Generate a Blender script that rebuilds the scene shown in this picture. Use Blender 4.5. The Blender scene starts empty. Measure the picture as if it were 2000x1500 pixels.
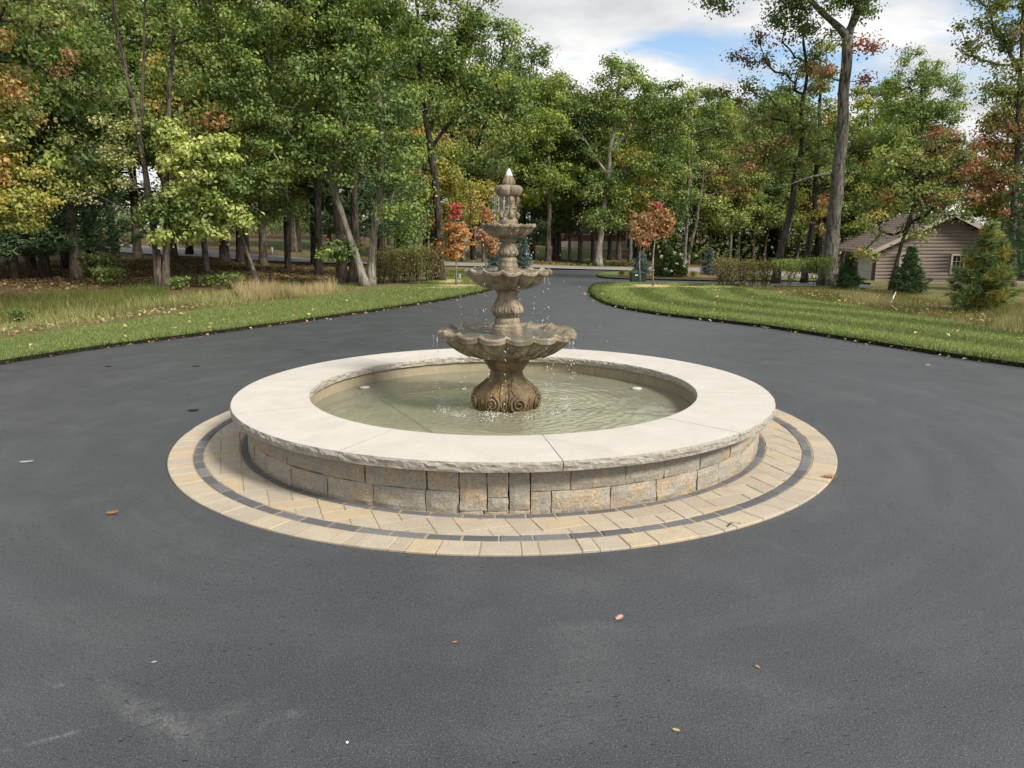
import bpy, bmesh, math, random
import numpy as np
from mathutils import Vector, Matrix, noise
from mathutils.geometry import delaunay_2d_cdt

random.seed(7)
RNG = np.random.default_rng(7)
SC = bpy.context.scene
COL = SC.collection
PI = math.pi

# ------------------------------------------------------------------ camera
F, PITCH = 1502.0, 0.1984            # focal length in pixels of a 2000 px wide frame
CAM = np.array([0.064, -5.848, 1.528])
cd = bpy.data.cameras.new('camera')
cd.sensor_width = 36.0
cd.lens = F / 2000.0 * 36.0
cd.clip_start, cd.clip_end = 0.05, 2000.0
cam = bpy.data.objects.new('camera', cd)
COL.objects.link(cam)
cam.location = CAM
cam.rotation_euler = (PI / 2 - PITCH, 0, 0)
SC.camera = cam

# ------------------------------------------------------------------ sky and sun
SUN_EL = math.radians(40)
SUN_DIR = Vector((0.80, -0.60, 0)).normalized()      # horizontal direction towards the sun
SUN_AZ = math.atan2(SUN_DIR.x, SUN_DIR.y)
w = bpy.data.worlds.new('World')
SC.world = w
w.use_nodes = True
nt = w.node_tree
nt.nodes.clear()
def wn(t): return nt.nodes.new(t)
out = wn('ShaderNodeOutputWorld')
sky = wn('ShaderNodeTexSky')
sky.sky_type = 'NISHITA'
sky.sun_disc = False
sky.sun_elevation = SUN_EL
sky.sun_rotation = SUN_AZ
sky.air_density, sky.dust_density, sky.ozone_density = 1.0, 0.6, 1.6
bg_sky = wn('ShaderNodeBackground'); bg_sky.inputs['Strength'].default_value = 0.135
nt.links.new(sky.outputs[0], bg_sky.inputs['Color'])
tc = wn('ShaderNodeTexCoord')
sep = wn('ShaderNodeSeparateXYZ'); nt.links.new(tc.outputs['Generated'], sep.inputs[0])
zc = wn('ShaderNodeMath'); zc.operation = 'MAXIMUM'; zc.inputs[1].default_value = 0.0
nt.links.new(sep.outputs['Z'], zc.inputs[0])
za = wn('ShaderNodeMath'); za.operation = 'ADD'; za.inputs[1].default_value = 0.16
nt.links.new(zc.outputs[0], za.inputs[0])
dv = wn('ShaderNodeVectorMath'); dv.operation = 'DIVIDE'
cmb = wn('ShaderNodeCombineXYZ')
for i in range(3): nt.links.new(za.outputs[0], cmb.inputs[i])
nt.links.new(tc.outputs['Generated'], dv.inputs[0]); nt.links.new(cmb.outputs[0], dv.inputs[1])
mp = wn('ShaderNodeMapping')
CLOUD_OFF = (5.8, 0.3, 3.4)
mp.inputs['Location'].default_value = CLOUD_OFF
nt.links.new(dv.outputs[0], mp.inputs['Vector'])
nz = wn('ShaderNodeTexNoise'); nz.inputs['Scale'].default_value = 0.95
nz.inputs['Detail'].default_value = 9; nz.inputs['Roughness'].default_value = 0.52; nz.inputs['Distortion'].default_value = 0.35
nt.links.new(mp.outputs[0], nz.inputs['Vector'])
rp = wn('ShaderNodeValToRGB')
rp.color_ramp.elements[0].position, rp.color_ramp.elements[1].position = 0.375, 0.47
nt.links.new(nz.outputs['Fac'], rp.inputs[0])
nz2 = wn('ShaderNodeTexNoise'); nz2.inputs['Scale'].default_value = 2.1; nz2.inputs['Detail'].default_value = 6
nz2.inputs['Roughness'].default_value = 0.5
nt.links.new(mp.outputs[0], nz2.inputs['Vector'])
rp2 = wn('ShaderNodeValToRGB')
e = rp2.color_ramp.elements
e[0].position, e[0].color = 0.36, (0.58, 0.59, 0.61, 1)
e[1].position, e[1].color = 0.62, (0.90, 0.895, 0.885, 1)
nt.links.new(nz2.outputs['Fac'], rp2.inputs[0])
bg_c = wn('ShaderNodeBackground'); bg_c.inputs['Strength'].default_value = 0.84
nt.links.new(rp2.outputs[0], bg_c.inputs['Color'])
mx = wn('ShaderNodeMixShader')
nt.links.new(rp.outputs[0], mx.inputs[0])
nt.links.new(bg_sky.outputs[0], mx.inputs[1]); nt.links.new(bg_c.outputs[0], mx.inputs[2])
nt.links.new(mx.outputs[0], out.inputs['Surface'])

sl = bpy.data.lights.new('sun', 'SUN')
sl.energy = 4.0
sl.angle = math.radians(13)
sl.color = (1.0, 0.93, 0.82)
sun = bpy.data.objects.new('sun', sl)
COL.objects.link(sun)
sd = Vector((SUN_DIR.x * math.cos(SUN_EL), SUN_DIR.y * math.cos(SUN_EL), math.sin(SUN_EL)))
sun.rotation_euler = sd.to_track_quat('Z', 'Y').to_euler()
sun.location = (20, -10, 30)

vs = SC.view_settings
vs.view_transform, vs.look, vs.exposure, vs.gamma = 'Standard', 'None', 0.48, 1.0
vs.use_curve_mapping = False
SC.cycles.max_bounces = 8
SC.cycles.transparent_max_bounces = 12
SC.cycles.caustics_reflective = False
SC.cycles.caustics_refractive = False

# ------------------------------------------------------------------ measuring helpers
_c, _s = math.cos(PITCH), math.sin(PITCH)
def ray(px, py):
    u, v = (px - 1000) / F, (750 - py) / F
    return np.array([u, _c + v * _s, -_s + v * _c])
def at(px, py, Y):
    d = ray(px, py)
    return CAM + d * ((Y - CAM[1]) / d[1])
def at_z(px, py, z):
    d = ray(px, py)
    return CAM + d * ((z - CAM[2]) / d[2])
def mpp(Y):                          # metres per pixel at a depth
    return (Y - CAM[1]) / F
SX = np.array([-200, -30, -14, -10, 0, 13, 20, 40, 200.])
SS = np.array([0.03, 0.03, 0.025, 0.003, -0.010, -0.047, -0.076, -0.078, -0.078])
def _ramp(t, k, cap):
    t = np.clip(t, 0, cap)
    return np.where(t < k, t * t / (2 * k), t - k / 2)
def terrain(x, y):
    x = np.asarray(x, float); d = np.asarray(y, float) - CAM[1]
    return np.interp(x, SX, SS) * _ramp(d - 19, 4, 22) + 0.022 * _ramp(d - 40, 4, 30)
def G(px, py):                       # where the sight line meets the ground
    d = ray(px, py); lo, prev = 1.0, None
    for t in np.arange(1.0, 160.0, 0.25):
        p = CAM + d * t
        if p[2] < terrain(p[0], p[1]):
            a, b = t - 0.25, t
            for _ in range(20):
                m = (a + b) / 2; q = CAM + d * m
                if q[2] < terrain(q[0], q[1]): b = m
                else: a = m
            return CAM + d * b
    return CAM + d * 160

# ------------------------------------------------------------------ object helpers
def obj(name, me, mat=None, parent=None, loc=None):
    o = bpy.data.objects.new(name, me)
    COL.objects.link(o)
    if mat is not None and me is not None and len(me.materials) == 0: me.materials.append(mat)
    if parent is not None: o.parent = parent
    if loc is not None: o.location = loc
    return o
def tag(o, label, cat, group=None, kind=None):
    o['label'] = label; o['category'] = cat
    if group: o['group'] = group
    if kind: o['kind'] = kind
    return o
def structure(o, label=None):
    o['kind'] = 'structure'
    if label: o['label'] = label
    return o
def empty(name, loc, rz=0.0):
    o = bpy.data.objects.new(name, None)
    COL.objects.link(o); o.location = loc; o.rotation_euler = (0, 0, rz); o.empty_display_size = 0.2
    return o
def copy_tree(root, parent=None):
    r = root.copy(); COL.objects.link(r); r.parent = parent
    for ch in list(root.children): copy_tree(ch, r)
    return r
def mesh(name, V, Fc, smooth=False, attrs=None):
    me = bpy.data.meshes.new(name)
    me.from_pydata([tuple(map(float, v)) for v in V], [], [tuple(map(int, f)) for f in Fc])
    if smooth: me.polygons.foreach_set('use_smooth', [True] * len(me.polygons))
    for k, v in (attrs or {}).items():
        a = me.attributes.new(k, 'FLOAT', 'POINT'); a.data.foreach_set('value', np.asarray(v, np.float32).ravel())
    me.update()
    return me
def fast_mesh(name, V, loops, nper, col=None, smooth=False):
    """V (n,3); loops (m*nper) vertex ids."""
    me = bpy.data.meshes.new(name)
    V = np.ascontiguousarray(V, np.float32); loops = np.ascontiguousarray(loops, np.int32).ravel()
    m = len(loops) // nper
    me.vertices.add(len(V)); me.vertices.foreach_set('co', V.ravel())
    me.loops.add(len(loops)); me.loops.foreach_set('vertex_index', loops)
    me.polygons.add(m); me.polygons.foreach_set('loop_start', np.arange(0, m * nper, nper, dtype=np.int32))
    if smooth: me.polygons.foreach_set('use_smooth', np.ones(m, bool))
    if col is not None:
        a = me.attributes.new('col', 'FLOAT_COLOR', 'POINT')
        c4 = np.ones((len(V), 4), np.float32); c4[:, :3] = col
        a.data.foreach_set('color', c4.ravel())
    me.update(calc_edges=True); me.validate()
    return me
class MB:
    def __init__(s): s.v = []; s.f = []
    def add(s, V, Fc):
        o = len(s.v); s.v += [tuple(v) for v in V]; s.f += [tuple(i + o for i in f) for f in Fc]
    def box(s, a, b, M=None):
        x0, y0, z0 = a; x1, y1, z1 = b
        V = [(x0,y0,z0),(x1,y0,z0),(x1,y1,z0),(x0,y1,z0),(x0,y0,z1),(x1,y0,z1),(x1,y1,z1),(x0,y1,z1)]
        if M is not None: V = [tuple(M @ Vector(v)) for v in V]
        s.add(V, [(0,3,2,1),(4,5,6,7),(0,1,5,4),(1,2,6,5),(2,3,7,6),(3,0,4,7)])
    def prism(s, poly, z0, z1, ch=0.0):
        """polygon (ccw list of xy) extruded; ch: chamfer of the top edge."""
        n = len(poly); c = np.mean(np.array(poly), axis=0)
        V = [(p[0], p[1], z0) for p in poly] + [(p[0], p[1], z1 - ch) for p in poly]
        Fc = [(i, (i+1) % n, n + (i+1) % n, n + i) for i in range(n)]
        if ch > 0:
            for p in poly:
                d = c - np.array(p); L = np.linalg.norm(d) + 1e-9; q = np.array(p) + d / L * ch * 1.4
                V.append((q[0], q[1], z1))
            Fc += [(n + i, n + (i+1) % n, 2*n + (i+1) % n, 2*n + i) for i in range(n)]
            Fc.append(tuple(range(2*n, 3*n)))
        else: Fc.append(tuple(range(n, 2*n)))
        s.add(V, Fc)
    def tube(s, pts, rad, n=6, cap=True, flare=None):
        pts = np.array(pts, float); rad = np.broadcast_to(np.asarray(rad, float), (len(pts),))
        V, Fc = tube(pts, rad, n, cap)
        s.add(V, Fc)
    def build(s, name, mat, parent=None, smooth=False, loc=None):
        return obj(name, mesh(name, s.v, s.f, smooth), mat, parent, loc)
def tube(pts, rad, n=6, cap=True):
    T = np.gradient(pts, axis=0); T /= np.linalg.norm(T, axis=1)[:, None] + 1e-9
    ref = np.array([1.0, 0, 0]) if abs(T[0][0]) < 0.8 else np.array([0, 1.0, 0])
    V = []; a = np.linspace(0, 2*PI, n, endpoint=False)
    for i, p in enumerate(pts):
        u = np.cross(T[i], ref); u /= np.linalg.norm(u) + 1e-9
        v = np.cross(T[i], u); ref = -np.cross(T[i], v) if False else ref
        V += [tuple(p + rad[i] * (math.cos(t) * u + math.sin(t) * v)) for t in a]
    Fc = []
    for i in range(len(pts) - 1):
        for j in range(n):
            k = (j + 1) % n
            Fc.append((i*n + j, (i+1)*n + j, (i+1)*n + k, i*n + k))
    if cap:
        Fc.append(tuple(range(n))); Fc.append(tuple(range((len(pts)-1)*n + n - 1, (len(pts)-1)*n - 1, -1)))
    return V, Fc

# ------------------------------------------------------------------ material helpers
class M:
    def __init__(s, name):
        s.m = bpy.data.materials.new(name); s.m.use_nodes = True
        s.t = s.m.node_tree; s.t.nodes.clear()
        s.o = s.t.nodes.new('ShaderNodeOutputMaterial')
    def n(s, t, **kw):
        nd = s.t.nodes.new('ShaderNode' + t)
        for k, v in kw.items():
            if k in nd.inputs.keys() if hasattr(nd.inputs, 'keys') else False: s.set(nd, k, v)
            else: setattr(nd, k, v)
        return nd
    def set(s, nd, k, v):
        if hasattr(v, 'outputs'): s.t.links.new(v.outputs[0], nd.inputs[k])
        elif hasattr(v, 'is_linked') : s.t.links.new(v, nd.inputs[k])
        else: nd.inputs[k].default_value = v
    def noise(s, scale, detail=4, rough=0.55, vec=None, dist=0.0):
        nd = s.t.nodes.new('ShaderNodeTexNoise')
        nd.inputs['Scale'].default_value = scale; nd.inputs['Detail'].default_value = detail
        nd.inputs['Roughness'].default_value = rough; nd.inputs['Distortion'].default_value = dist
        if vec is not None: s.t.links.new(vec, nd.inputs['Vector'])
        return nd.outputs['Fac']
    def ramp(s, fac, stops):
        nd = s.t.nodes.new('ShaderNodeValToRGB'); e = nd.color_ramp.elements
        while len(e) < len(stops): e.new(0.5)
        for i, (p, c) in enumerate(stops):
            e[i].position = p
            e[i].color = (c, c, c, 1) if isinstance(c, (int, float)) else (*c, 1)
        s.t.links.new(fac, nd.inputs[0]); return nd.outputs[0]
    def mix(s, fac, a, b, mode='MIX'):
        nd = s.t.nodes.new('ShaderNodeMix'); nd.data_type = 'RGBA'; nd.blend_type = mode
        for k, v in ((0, fac), (6, a), (7, b)):
            if hasattr(v, 'is_linked'): s.t.links.new(v, nd.inputs[k])
            elif k == 0: nd.inputs[0].default_value = v
            else: nd.inputs[k].default_value = (*v, 1)
        return nd.outputs[2]
    def math(s, op, a, b=None, clamp=False):
        nd = s.t.nodes.new('ShaderNodeMath'); nd.operation = op; nd.use_clamp = clamp
        for i, v in enumerate((a, b)):
            if v is None: continue
            if hasattr(v, 'is_linked'): s.t.links.new(v, nd.inputs[i])
            else: nd.inputs[i].default_value = v
        return nd.outputs[0]
    def pos(s, scale=(1, 1, 1), obj=True, loc=(0, 0, 0), rot=(0, 0, 0)):
        t = s.t.nodes.new('ShaderNodeTexCoord') if obj else s.t.nodes.new('ShaderNodeNewGeometry')
        mp = s.t.nodes.new('ShaderNodeMapping')
        mp.inputs['Scale'].default_value = scale; mp.inputs['Location'].default_value = loc; mp.inputs['Rotation'].default_value = rot
        s.t.links.new(t.outputs['Object' if obj else 'Position'], mp.inputs['Vector'])
        return mp.outputs[0]
    def attr(s, name, col=False):
        nd = s.t.nodes.new('ShaderNodeAttribute'); nd.attribute_name = name
        return nd.outputs['Color' if col else 'Fac']
    def rnd(s):
        return s.t.nodes.new('ShaderNodeObjectInfo').outputs['Random']
    def ocol(s):
        return s.t.nodes.new('ShaderNodeObjectInfo').outputs['Color']
    def bump(s, h, strength=0.3, dist=0.01):
        nd = s.t.nodes.new('ShaderNodeBump'); nd.inputs['Strength'].default_value = strength
        nd.inputs['Distance'].default_value = dist; s.t.links.new(h, nd.inputs['Height'])
        return nd.outputs[0]
    def principled(s, base, rough=0.8, normal=None, spec=0.5, **kw):
        b = s.t.nodes.new('ShaderNodeBsdfPrincipled')
        for k, v in (('Base Color', base), ('Roughness', rough), ('Normal', normal), ('Specular IOR Level', spec), *kw.items()):
            if v is None: continue
            if hasattr(v, 'is_linked'): s.t.links.new(v, b.inputs[k])
            else: b.inputs[k].default_value = (*v, 1) if isinstance(v, tuple) and len(v) == 3 else v
        s.t.links.new(b.outputs[0], s.o.inputs['Surface'])
        return s.m
def plain(name, base, rough=0.7, spec=0.4, var=0.12, scale=8):
    m = M(name); f = m.noise(scale, 5, vec=m.pos())
    lo = tuple(c * (1 - var) for c in base); hi = tuple(min(1, c * (1 + var)) for c in base)
    return m.principled(m.ramp(f, [(0.3, lo), (0.7, hi)]), rough, spec=spec)

def make_asphalt():
    m = M('asphalt_sealcoat'); p = m.pos()
    big = m.noise(0.35, 5, 0.6, p); mid = m.noise(2.2, 6, 0.65, p, 0.6); fine = m.noise(110, 3, 0.6, p); grit = m.noise(210, 2, 0.6, p)
    streak = m.noise(1.0, 5, 0.6, m.pos((0.35, 2.6, 1), rot=(0, 0, 0.15)))
    c = m.ramp(big, [(0.3, (0.033, 0.036, 0.041)), (0.7, (0.049, 0.053, 0.059))])
    c = m.mix(m.ramp(mid, [(0.45, 0.0), (0.80, 0.45)]), c, (0.088, 0.091, 0.094))
    c = m.mix(m.ramp(streak, [(0.5, 0.0), (0.8, 0.3)]), c, (0.036, 0.038, 0.041))
    ln0 = m.t.nodes.new('ShaderNodeVectorMath'); ln0.operation = 'LENGTH'; m.t.links.new(p, ln0.inputs[0])
    sw = m.t.nodes.new('ShaderNodeCombineXYZ'); m.t.links.new(m.math('MULTIPLY', ln0.outputs['Value'], 4.2), sw.inputs[0]); m.t.links.new(m.math('MULTIPLY', m.noise(0.22, 2, 0.5, p), 6.0), sw.inputs[1])
    arcs = m.noise(1.0, 4, 0.6, sw.outputs[0])
    brk = m.ramp(m.noise(0.55, 5, 0.65, m.pos(loc=(7, 1, 0)), 0.6), [(0.42, 0.0), (0.64, 1.0)])
    c = m.mix(m.math('MULTIPLY', m.ramp(arcs, [(0.40, 0.40), (0.52, 0.0)]), brk), c, (0.030, 0.032, 0.035))
    c = m.mix(m.math('MULTIPLY', m.ramp(arcs, [(0.50, 0.0), (0.66, 0.45)]), brk), c, (0.078, 0.081, 0.085))
    c = m.mix(m.ramp(fine, [(0.36, 0.75), (0.50, 0.0)]), c, (0.018, 0.019, 0.022))
    c = m.mix(m.ramp(grit, [(0.60, 0.0), (0.67, 0.85)]), c, (0.20, 0.205, 0.21))
    # pits where the sealer did not fill, in patches
    vo = m.t.nodes.new('ShaderNodeTexVoronoi'); vo.inputs['Scale'].default_value = 26
    wp = m.t.nodes.new('ShaderNodeVectorMath'); wp.operation = 'MULTIPLY_ADD'
    nzc = m.t.nodes.new('ShaderNodeTexNoise'); nzc.inputs['Scale'].default_value = 60; m.t.links.new(p, nzc.inputs['Vector'])
    m.t.links.new(nzc.outputs['Color'], wp.inputs[0]); wp.inputs[1].default_value = (0.022, 0.022, 0.0); m.t.links.new(m.pos((0.8, 1.9, 1), rot=(0, 0, 0.6)), wp.inputs[2])
    m.t.links.new(wp.outputs[0], vo.inputs['Vector'])
    pit = m.ramp(vo.outputs['Distance'], [(0.15, 1.0), (0.21, 0.0)])
    pm = m.ramp(m.noise(0.9, 4, 0.6, m.pos(loc=(4, 2, 0))), [(0.42, 0.0), (0.56, 1.0)])
    pit = m.math('MULTIPLY', pit, pm)
    sel = m.ramp(vo.outputs['Color'], [(0.50, 0.0), (0.52, 1.0)])
    pit = m.math('MULTIPLY', pit, sel)
    c = m.mix(pit, c, (0.008, 0.008, 0.009))
    # chalky scuffs in front on the left
    def spot(cx, cy, r, sx=1.0, sy=1.0, rot=0.0, th=(0.5, 0.7), sc=9, amount=0.6):
        nonlocal c
        mp = m.pos((1/sx, 1/sy, 0.0), loc=(0, 0, 0))
        t = m.t.nodes.new('ShaderNodeTexCoord'); v = m.t.nodes.new('ShaderNodeMapping')
        v.vector_type = 'TEXTURE'
        v.inputs['Location'].default_value = (cx, cy, 0); v.inputs['Rotation'].default_value = (0, 0, rot); v.inputs['Scale'].default_value = (sx, sy, 1)
        m.t.links.new(t.outputs['Object'], v.inputs['Vector'])
        ln = m.t.nodes.new('ShaderNodeVectorMath'); ln.operation = 'LENGTH'; m.t.links.new(v.outputs[0], ln.inputs[0])
        msk = m.ramp(ln.outputs['Value'], [(0.0, 1.0), (1.0, 0.0)])
        nn = m.math('MULTIPLY', m.ramp(m.noise(sc, 8, 0.72, m.pos(), 0.4), [(th[0], 0.0), (th[1], 1.0)]), m.ramp(m.noise(85, 4, 0.75, m.pos()), [(0.42, 0.15), (0.62, 1.0)]))
        c = m.mix(m.math('MULTIPLY', m.math('MULTIPLY', msk, nn), amount), c, (0.27, 0.265, 0.25))
    for (px, py, sx, sy, rot, am) in ((330, 1410, .35, .10, -0.5, .62), (240, 1370, .28, .05, -0.75, .5), (430, 1400, .14, .07, .8, .5), (550, 1405, .12, .04, .8, .7), (110, 1440, .20, .018, .5, 1.0), (120, 1340, .12, .02, -.3, .8),
                                      (1120, 1290, .4, .25, .9, .28), (1500, 1350, .3, .14, -.4, .30), (1150, 1225, .2, .06, 0, .35), (1060, 1400, .35, .2, .3, .25), (250, 1220, .5, .22, 0, .22)):
        g = at_z(px, py, 0)
        spot(g[0], g[1], 1, sx, sy, rot, (0.42, 0.66) if am > .5 else (0.3, 0.8), 11 if am > .5 else 30, am)
    h = m.math('ADD', m.math('MULTIPLY', fine, 0.5), m.math('MULTIPLY', grit, 0.5))
    h = m.math('SUBTRACT', h, m.math('MULTIPLY', pit, 1.5))
    r = m.ramp(mid, [(0.3, 0.40), (0.7, 0.54)])
    return m.principled(c, r, m.bump(h, 0.5, 0.005), 0.6, **{'Sheen Weight': 0.03, 'Sheen Roughness': 0.45, 'Sheen Tint': (0.85, 0.92, 1.0)})

def make_ground():
    m = M('woodland_floor'); p = m.pos()
    f1 = m.noise(1.3, 6, 0.65, p); f2 = m.noise(9, 6, 0.7, p); f3 = m.noise(45, 4, 0.7, p)
    lit = m.ramp(f2, [(0.3, (0.045, 0.028, 0.016)), (0.5, (0.105, 0.060, 0.032)), (0.72, (0.20, 0.125, 0.065))])
    moss = m.ramp(f3, [(0.3, (0.045, 0.055, 0.018)), (0.7, (0.10, 0.11, 0.035))])
    lit = m.mix(m.ramp(f1, [(0.48, 0.0), (0.66, 0.75)]), lit, moss)
    dry = m.ramp(f3, [(0.25, (0.10, 0.085, 0.035)), (0.55, (0.21, 0.18, 0.075)), (0.8, (0.33, 0.28, 0.14))])
    dry = m.mix(m.ramp(f1, [(0.4, 0.0), (0.62, 0.7)]), dry, m.ramp(f2, [(0.3, (0.06, 0.085, 0.02)), (0.7, (0.12, 0.145, 0.04))]))
    grn = m.ramp(f2, [(0.3, (0.045, 0.085, 0.016)), (0.7, (0.085, 0.135, 0.028))])
    c = m.mix(m.attr('dry'), lit, dry)
    c = m.mix(m.attr('green'), c, grn)
    return m.principled(c, 0.95, m.bump(f3, 0.8, 0.04), 0.2)
def make_lawn():
    m = M('mown_lawn'); p = m.pos()
    f2 = m.noise(7, 5, 0.6, p); f3 = m.noise(90, 3, 0.6, p); f1 = m.noise(0.9, 4, 0.6, p)
    c = m.ramp(f3, [(0.3, (0.075, 0.105, 0.03)), (0.7, (0.17, 0.21, 0.075))])
    st = m.math('SINE', m.math('MULTIPLY', m.math('ADD', m.attr('edge'), m.math('MULTIPLY', f1, 0.35)), 2*PI/1.05))
    c = m.mix(m.ramp(st, [(0.40, 0.0), (0.62, 0.35)]), c, (0.055, 0.095, 0.022))
    c = m.mix(m.ramp(f2, [(0.55, 0.0), (0.75, 0.4)]), c, (0.15, 0.15, 0.045))
    c = m.mix(m.attr('straw'), c, m.ramp(f3, [(0.3, (0.36, 0.28, 0.13)), (0.7, (0.62, 0.52, 0.28))]))
    return m.principled(c, 0.9, m.bump(f3, 0.6, 0.02), 0.2)
def make_blade(name='grass_blades'):
    m = M(name)
    c = m.attr('col', True)
    d = m.t.nodes.new('ShaderNodeBsdfDiffuse'); m.t.links.new(c, d.inputs[0])
    tr = m.t.nodes.new('ShaderNodeBsdfTranslucent'); m.t.links.new(c, tr.inputs[0])
    x = m.t.nodes.new('ShaderNodeMixShader'); x.inputs[0].default_value = 0.3
    m.t.links.new(d.outputs[0], x.inputs[1]); m.t.links.new(tr.outputs[0], x.inputs[2])
    m.t.links.new(x.outputs[0], m.o.inputs['Surface'])
    return m.m
def make_leaf(name, gloss=0.035, trans=0.42):
    m = M(name)
    c = m.mix(1.0, m.attr('col', True), m.ocol(), 'MULTIPLY')
    d = m.t.nodes.new('ShaderNodeBsdfDiffuse'); m.t.links.new(c, d.inputs[0])
    tr = m.t.nodes.new('ShaderNodeBsdfTranslucent')
    m.t.links.new(m.mix(1.0, c, (1.05, 1.1, 0.6), 'MULTIPLY'), tr.inputs[0])
    x = m.t.nodes.new('ShaderNodeMixShader'); x.inputs[0].default_value = trans
    m.t.links.new(d.outputs[0], x.inputs[1]); m.t.links.new(tr.outputs[0], x.inputs[2])
    g = m.t.nodes.new('ShaderNodeBsdfGlossy'); g.inputs['Roughness'].default_value = 0.6; g.inputs['Color'].default_value = (.8, .8, .8, 1)
    y = m.t.nodes.new('ShaderNodeMixShader'); y.inputs[0].default_value = gloss
    m.t.links.new(x.outputs[0], y.inputs[1]); m.t.links.new(g.outputs[0], y.inputs[2])
    m.t.links.new(y.outputs[0], m.o.inputs['Surface'])
    return m.m
def make_bark(name, dark, light, lichen=0.25):
    m = M(name)
    rid = m.noise(15, 6, 0.7, m.pos((1, 1, 0.20)), 0.8); fine = m.noise(50, 4, 0.7, m.pos((1, 1, 0.4))); big = m.noise(2.3, 4, 0.6, m.pos())
    c = m.ramp(rid, [(0.40, dark), (0.56, light)])
    c = m.mix(m.ramp(big, [(0.52, 0.0), (0.72, lichen)]), c, (0.27, 0.28, 0.23))
    h = m.math('ADD', rid, m.math('MULTIPLY', fine, 0.3))
    return m.principled(c, 0.92, m.bump(h, 1.0, 0.05), 0.2)

MAT = {}
MAT['asphalt'] = make_asphalt()
MAT['ground'] = make_ground()
MAT['lawn'] = make_lawn()
MAT['blade'] = make_blade()
MAT['leaf'] = make_leaf('foliage')
MAT['needle'] = make_leaf('needles', 0.03, 0.25)
MAT['litter'] = make_blade('fallen_leaf')
MAT['bark_grey'] = make_bark('bark_grey', (0.030, 0.026, 0.022), (0.175, 0.16, 0.14), 0.4)
MAT['bark_dark'] = make_bark('bark_dark', (0.012, 0.010, 0.008), (0.07, 0.058, 0.047), 0.12)
MAT['bark_brown'] = make_bark('bark_brown', (0.035, 0.027, 0.020), (0.14, 0.115, 0.09), 0.3)
MAT['bark_pale'] = make_bark('bark_pale', (0.12, 0.105, 0.085), (0.34, 0.31, 0.26), 0.5)
MAT['soil'] = plain('cut_soil', (0.022, 0.018, 0.013), 0.95, 0.1, 0.5, 30)
MAT['mulch'] = plain('wood_mulch', (0.19, 0.115, 0.065), 0.95, 0.1, 0.55, 40)
def make_road():
    m = M('road_surface'); p = m.pos(); f = m.noise(40, 4, 0.6, p); b = m.noise(1.2, 5, 0.6, p)
    c = m.ramp(b, [(0.3, (0.24, 0.215, 0.205)), (0.7, (0.33, 0.295, 0.28))])
    return m.principled(m.mix(m.ramp(f, [(0.4, 0.25), (0.7, 0.0)]), c, (0.14, 0.13, 0.125)), 0.85, m.bump(f, 0.3, 0.01), 0.3)
MAT['road'] = make_road()

# ------------------------------------------------------------------ ground zones
def densify(poly, step=0.35, closed=True):
    outp = []; n = len(poly)
    for i in range(n if closed else n - 1):
        a, b = np.array(poly[i][:2]), np.array(poly[(i+1) % n][:2])
        k = max(1, int(np.linalg.norm(b - a) / step))
        outp += [a + (b - a) * j / k for j in range(k)]
    if not closed: outp.append(np.array(poly[-1][:2]))
    return np.array(outp)
def smooth_path(pts, step=0.35):
    P = np.array([p[:2] for p in pts], float); outp = []
    Q = np.vstack([2*P[0]-P[1], P, 2*P[-1]-P[-2]])
    for i in range(1, len(Q) - 2):
        n = max(2, int(np.linalg.norm(Q[i+1]-Q[i]) / step))
        for j in range(n):
            t = j / n
            outp.append(0.5*((2*Q[i]) + (-Q[i-1]+Q[i+1])*t + (2*Q[i-1]-5*Q[i]+4*Q[i+1]-Q[i+2])*t*t + (-Q[i-1]+3*Q[i]-3*Q[i+1]+Q[i+2])*t**3))
    outp.append(P[-1])
    return np.array(outp)
def inside(poly, X, Y):
    r = np.zeros(X.shape, bool); n = len(poly)
    for i in range(n):
        x0, y0 = poly[i]; x1, y1 = poly[(i+1) % n]
        if y0 == y1: continue
        r ^= ((y0 > Y) != (y1 > Y)) & (X < (x1-x0)*(Y-y0)/(y1-y0)+x0)
    return r
def dist_to(path, X, Y, closed=False):
    d = np.full(X.shape, 1e9); n = len(path)
    for i in range(n if closed else n - 1):
        a = path[i]; b = path[(i+1) % n]; ab = b - a; L = ab @ ab + 1e-12
        t = np.clip(((X-a[0])*ab[0] + (Y-a[1])*ab[1]) / L, 0, 1)
        d = np.minimum(d, np.hypot(X-a[0]-t*ab[0], Y-a[1]-t*ab[1]))
    return d
def zone(name, poly, step, dz, mat, attrs=None, jitter=0.0):
    poly = np.array([p[:2] for p in poly])
    lo, hi = poly.min(0), poly.max(0)
    gx, gy = np.meshgrid(np.arange(lo[0], hi[0], step), np.arange(lo[1], hi[1], step))
    gx, gy = gx.ravel(), gy.ravel()
    k = inside(poly, gx, gy); gx, gy = gx[k], gy[k]
    k = dist_to(poly, gx, gy, True) > step * 0.4; gx, gy = gx[k], gy[k]
    pts = [Vector(p) for p in poly] + [Vector((a, b)) for a, b in zip(gx, gy)]
    n = len(poly)
    V, E, Fc, *_ = delaunay_2d_cdt(pts, [(i, (i+1) % n) for i in range(n)], [], 1, 1e-5)
    V = np.array([(v.x, v.y) for v in V])
    z = terrain(V[:, 0], V[:, 1]) + dz
    me = mesh(name, np.column_stack([V, z]), [f for f in Fc], False, {k: fn(V[:, 0], V[:, 1]) for k, fn in (attrs or {}).items()})
    bm = bmesh.new(); bm.from_mesh(me); bmesh.ops.recalc_face_normals(bm, faces=bm.faces)
    if sum(f.normal.z for f in bm.faces) < 0: bmesh.ops.reverse_faces(bm, faces=bm.faces)
    bm.to_mesh(me); bm.free()
    o = obj(name, me, mat); structure(o)
    return o
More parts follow.
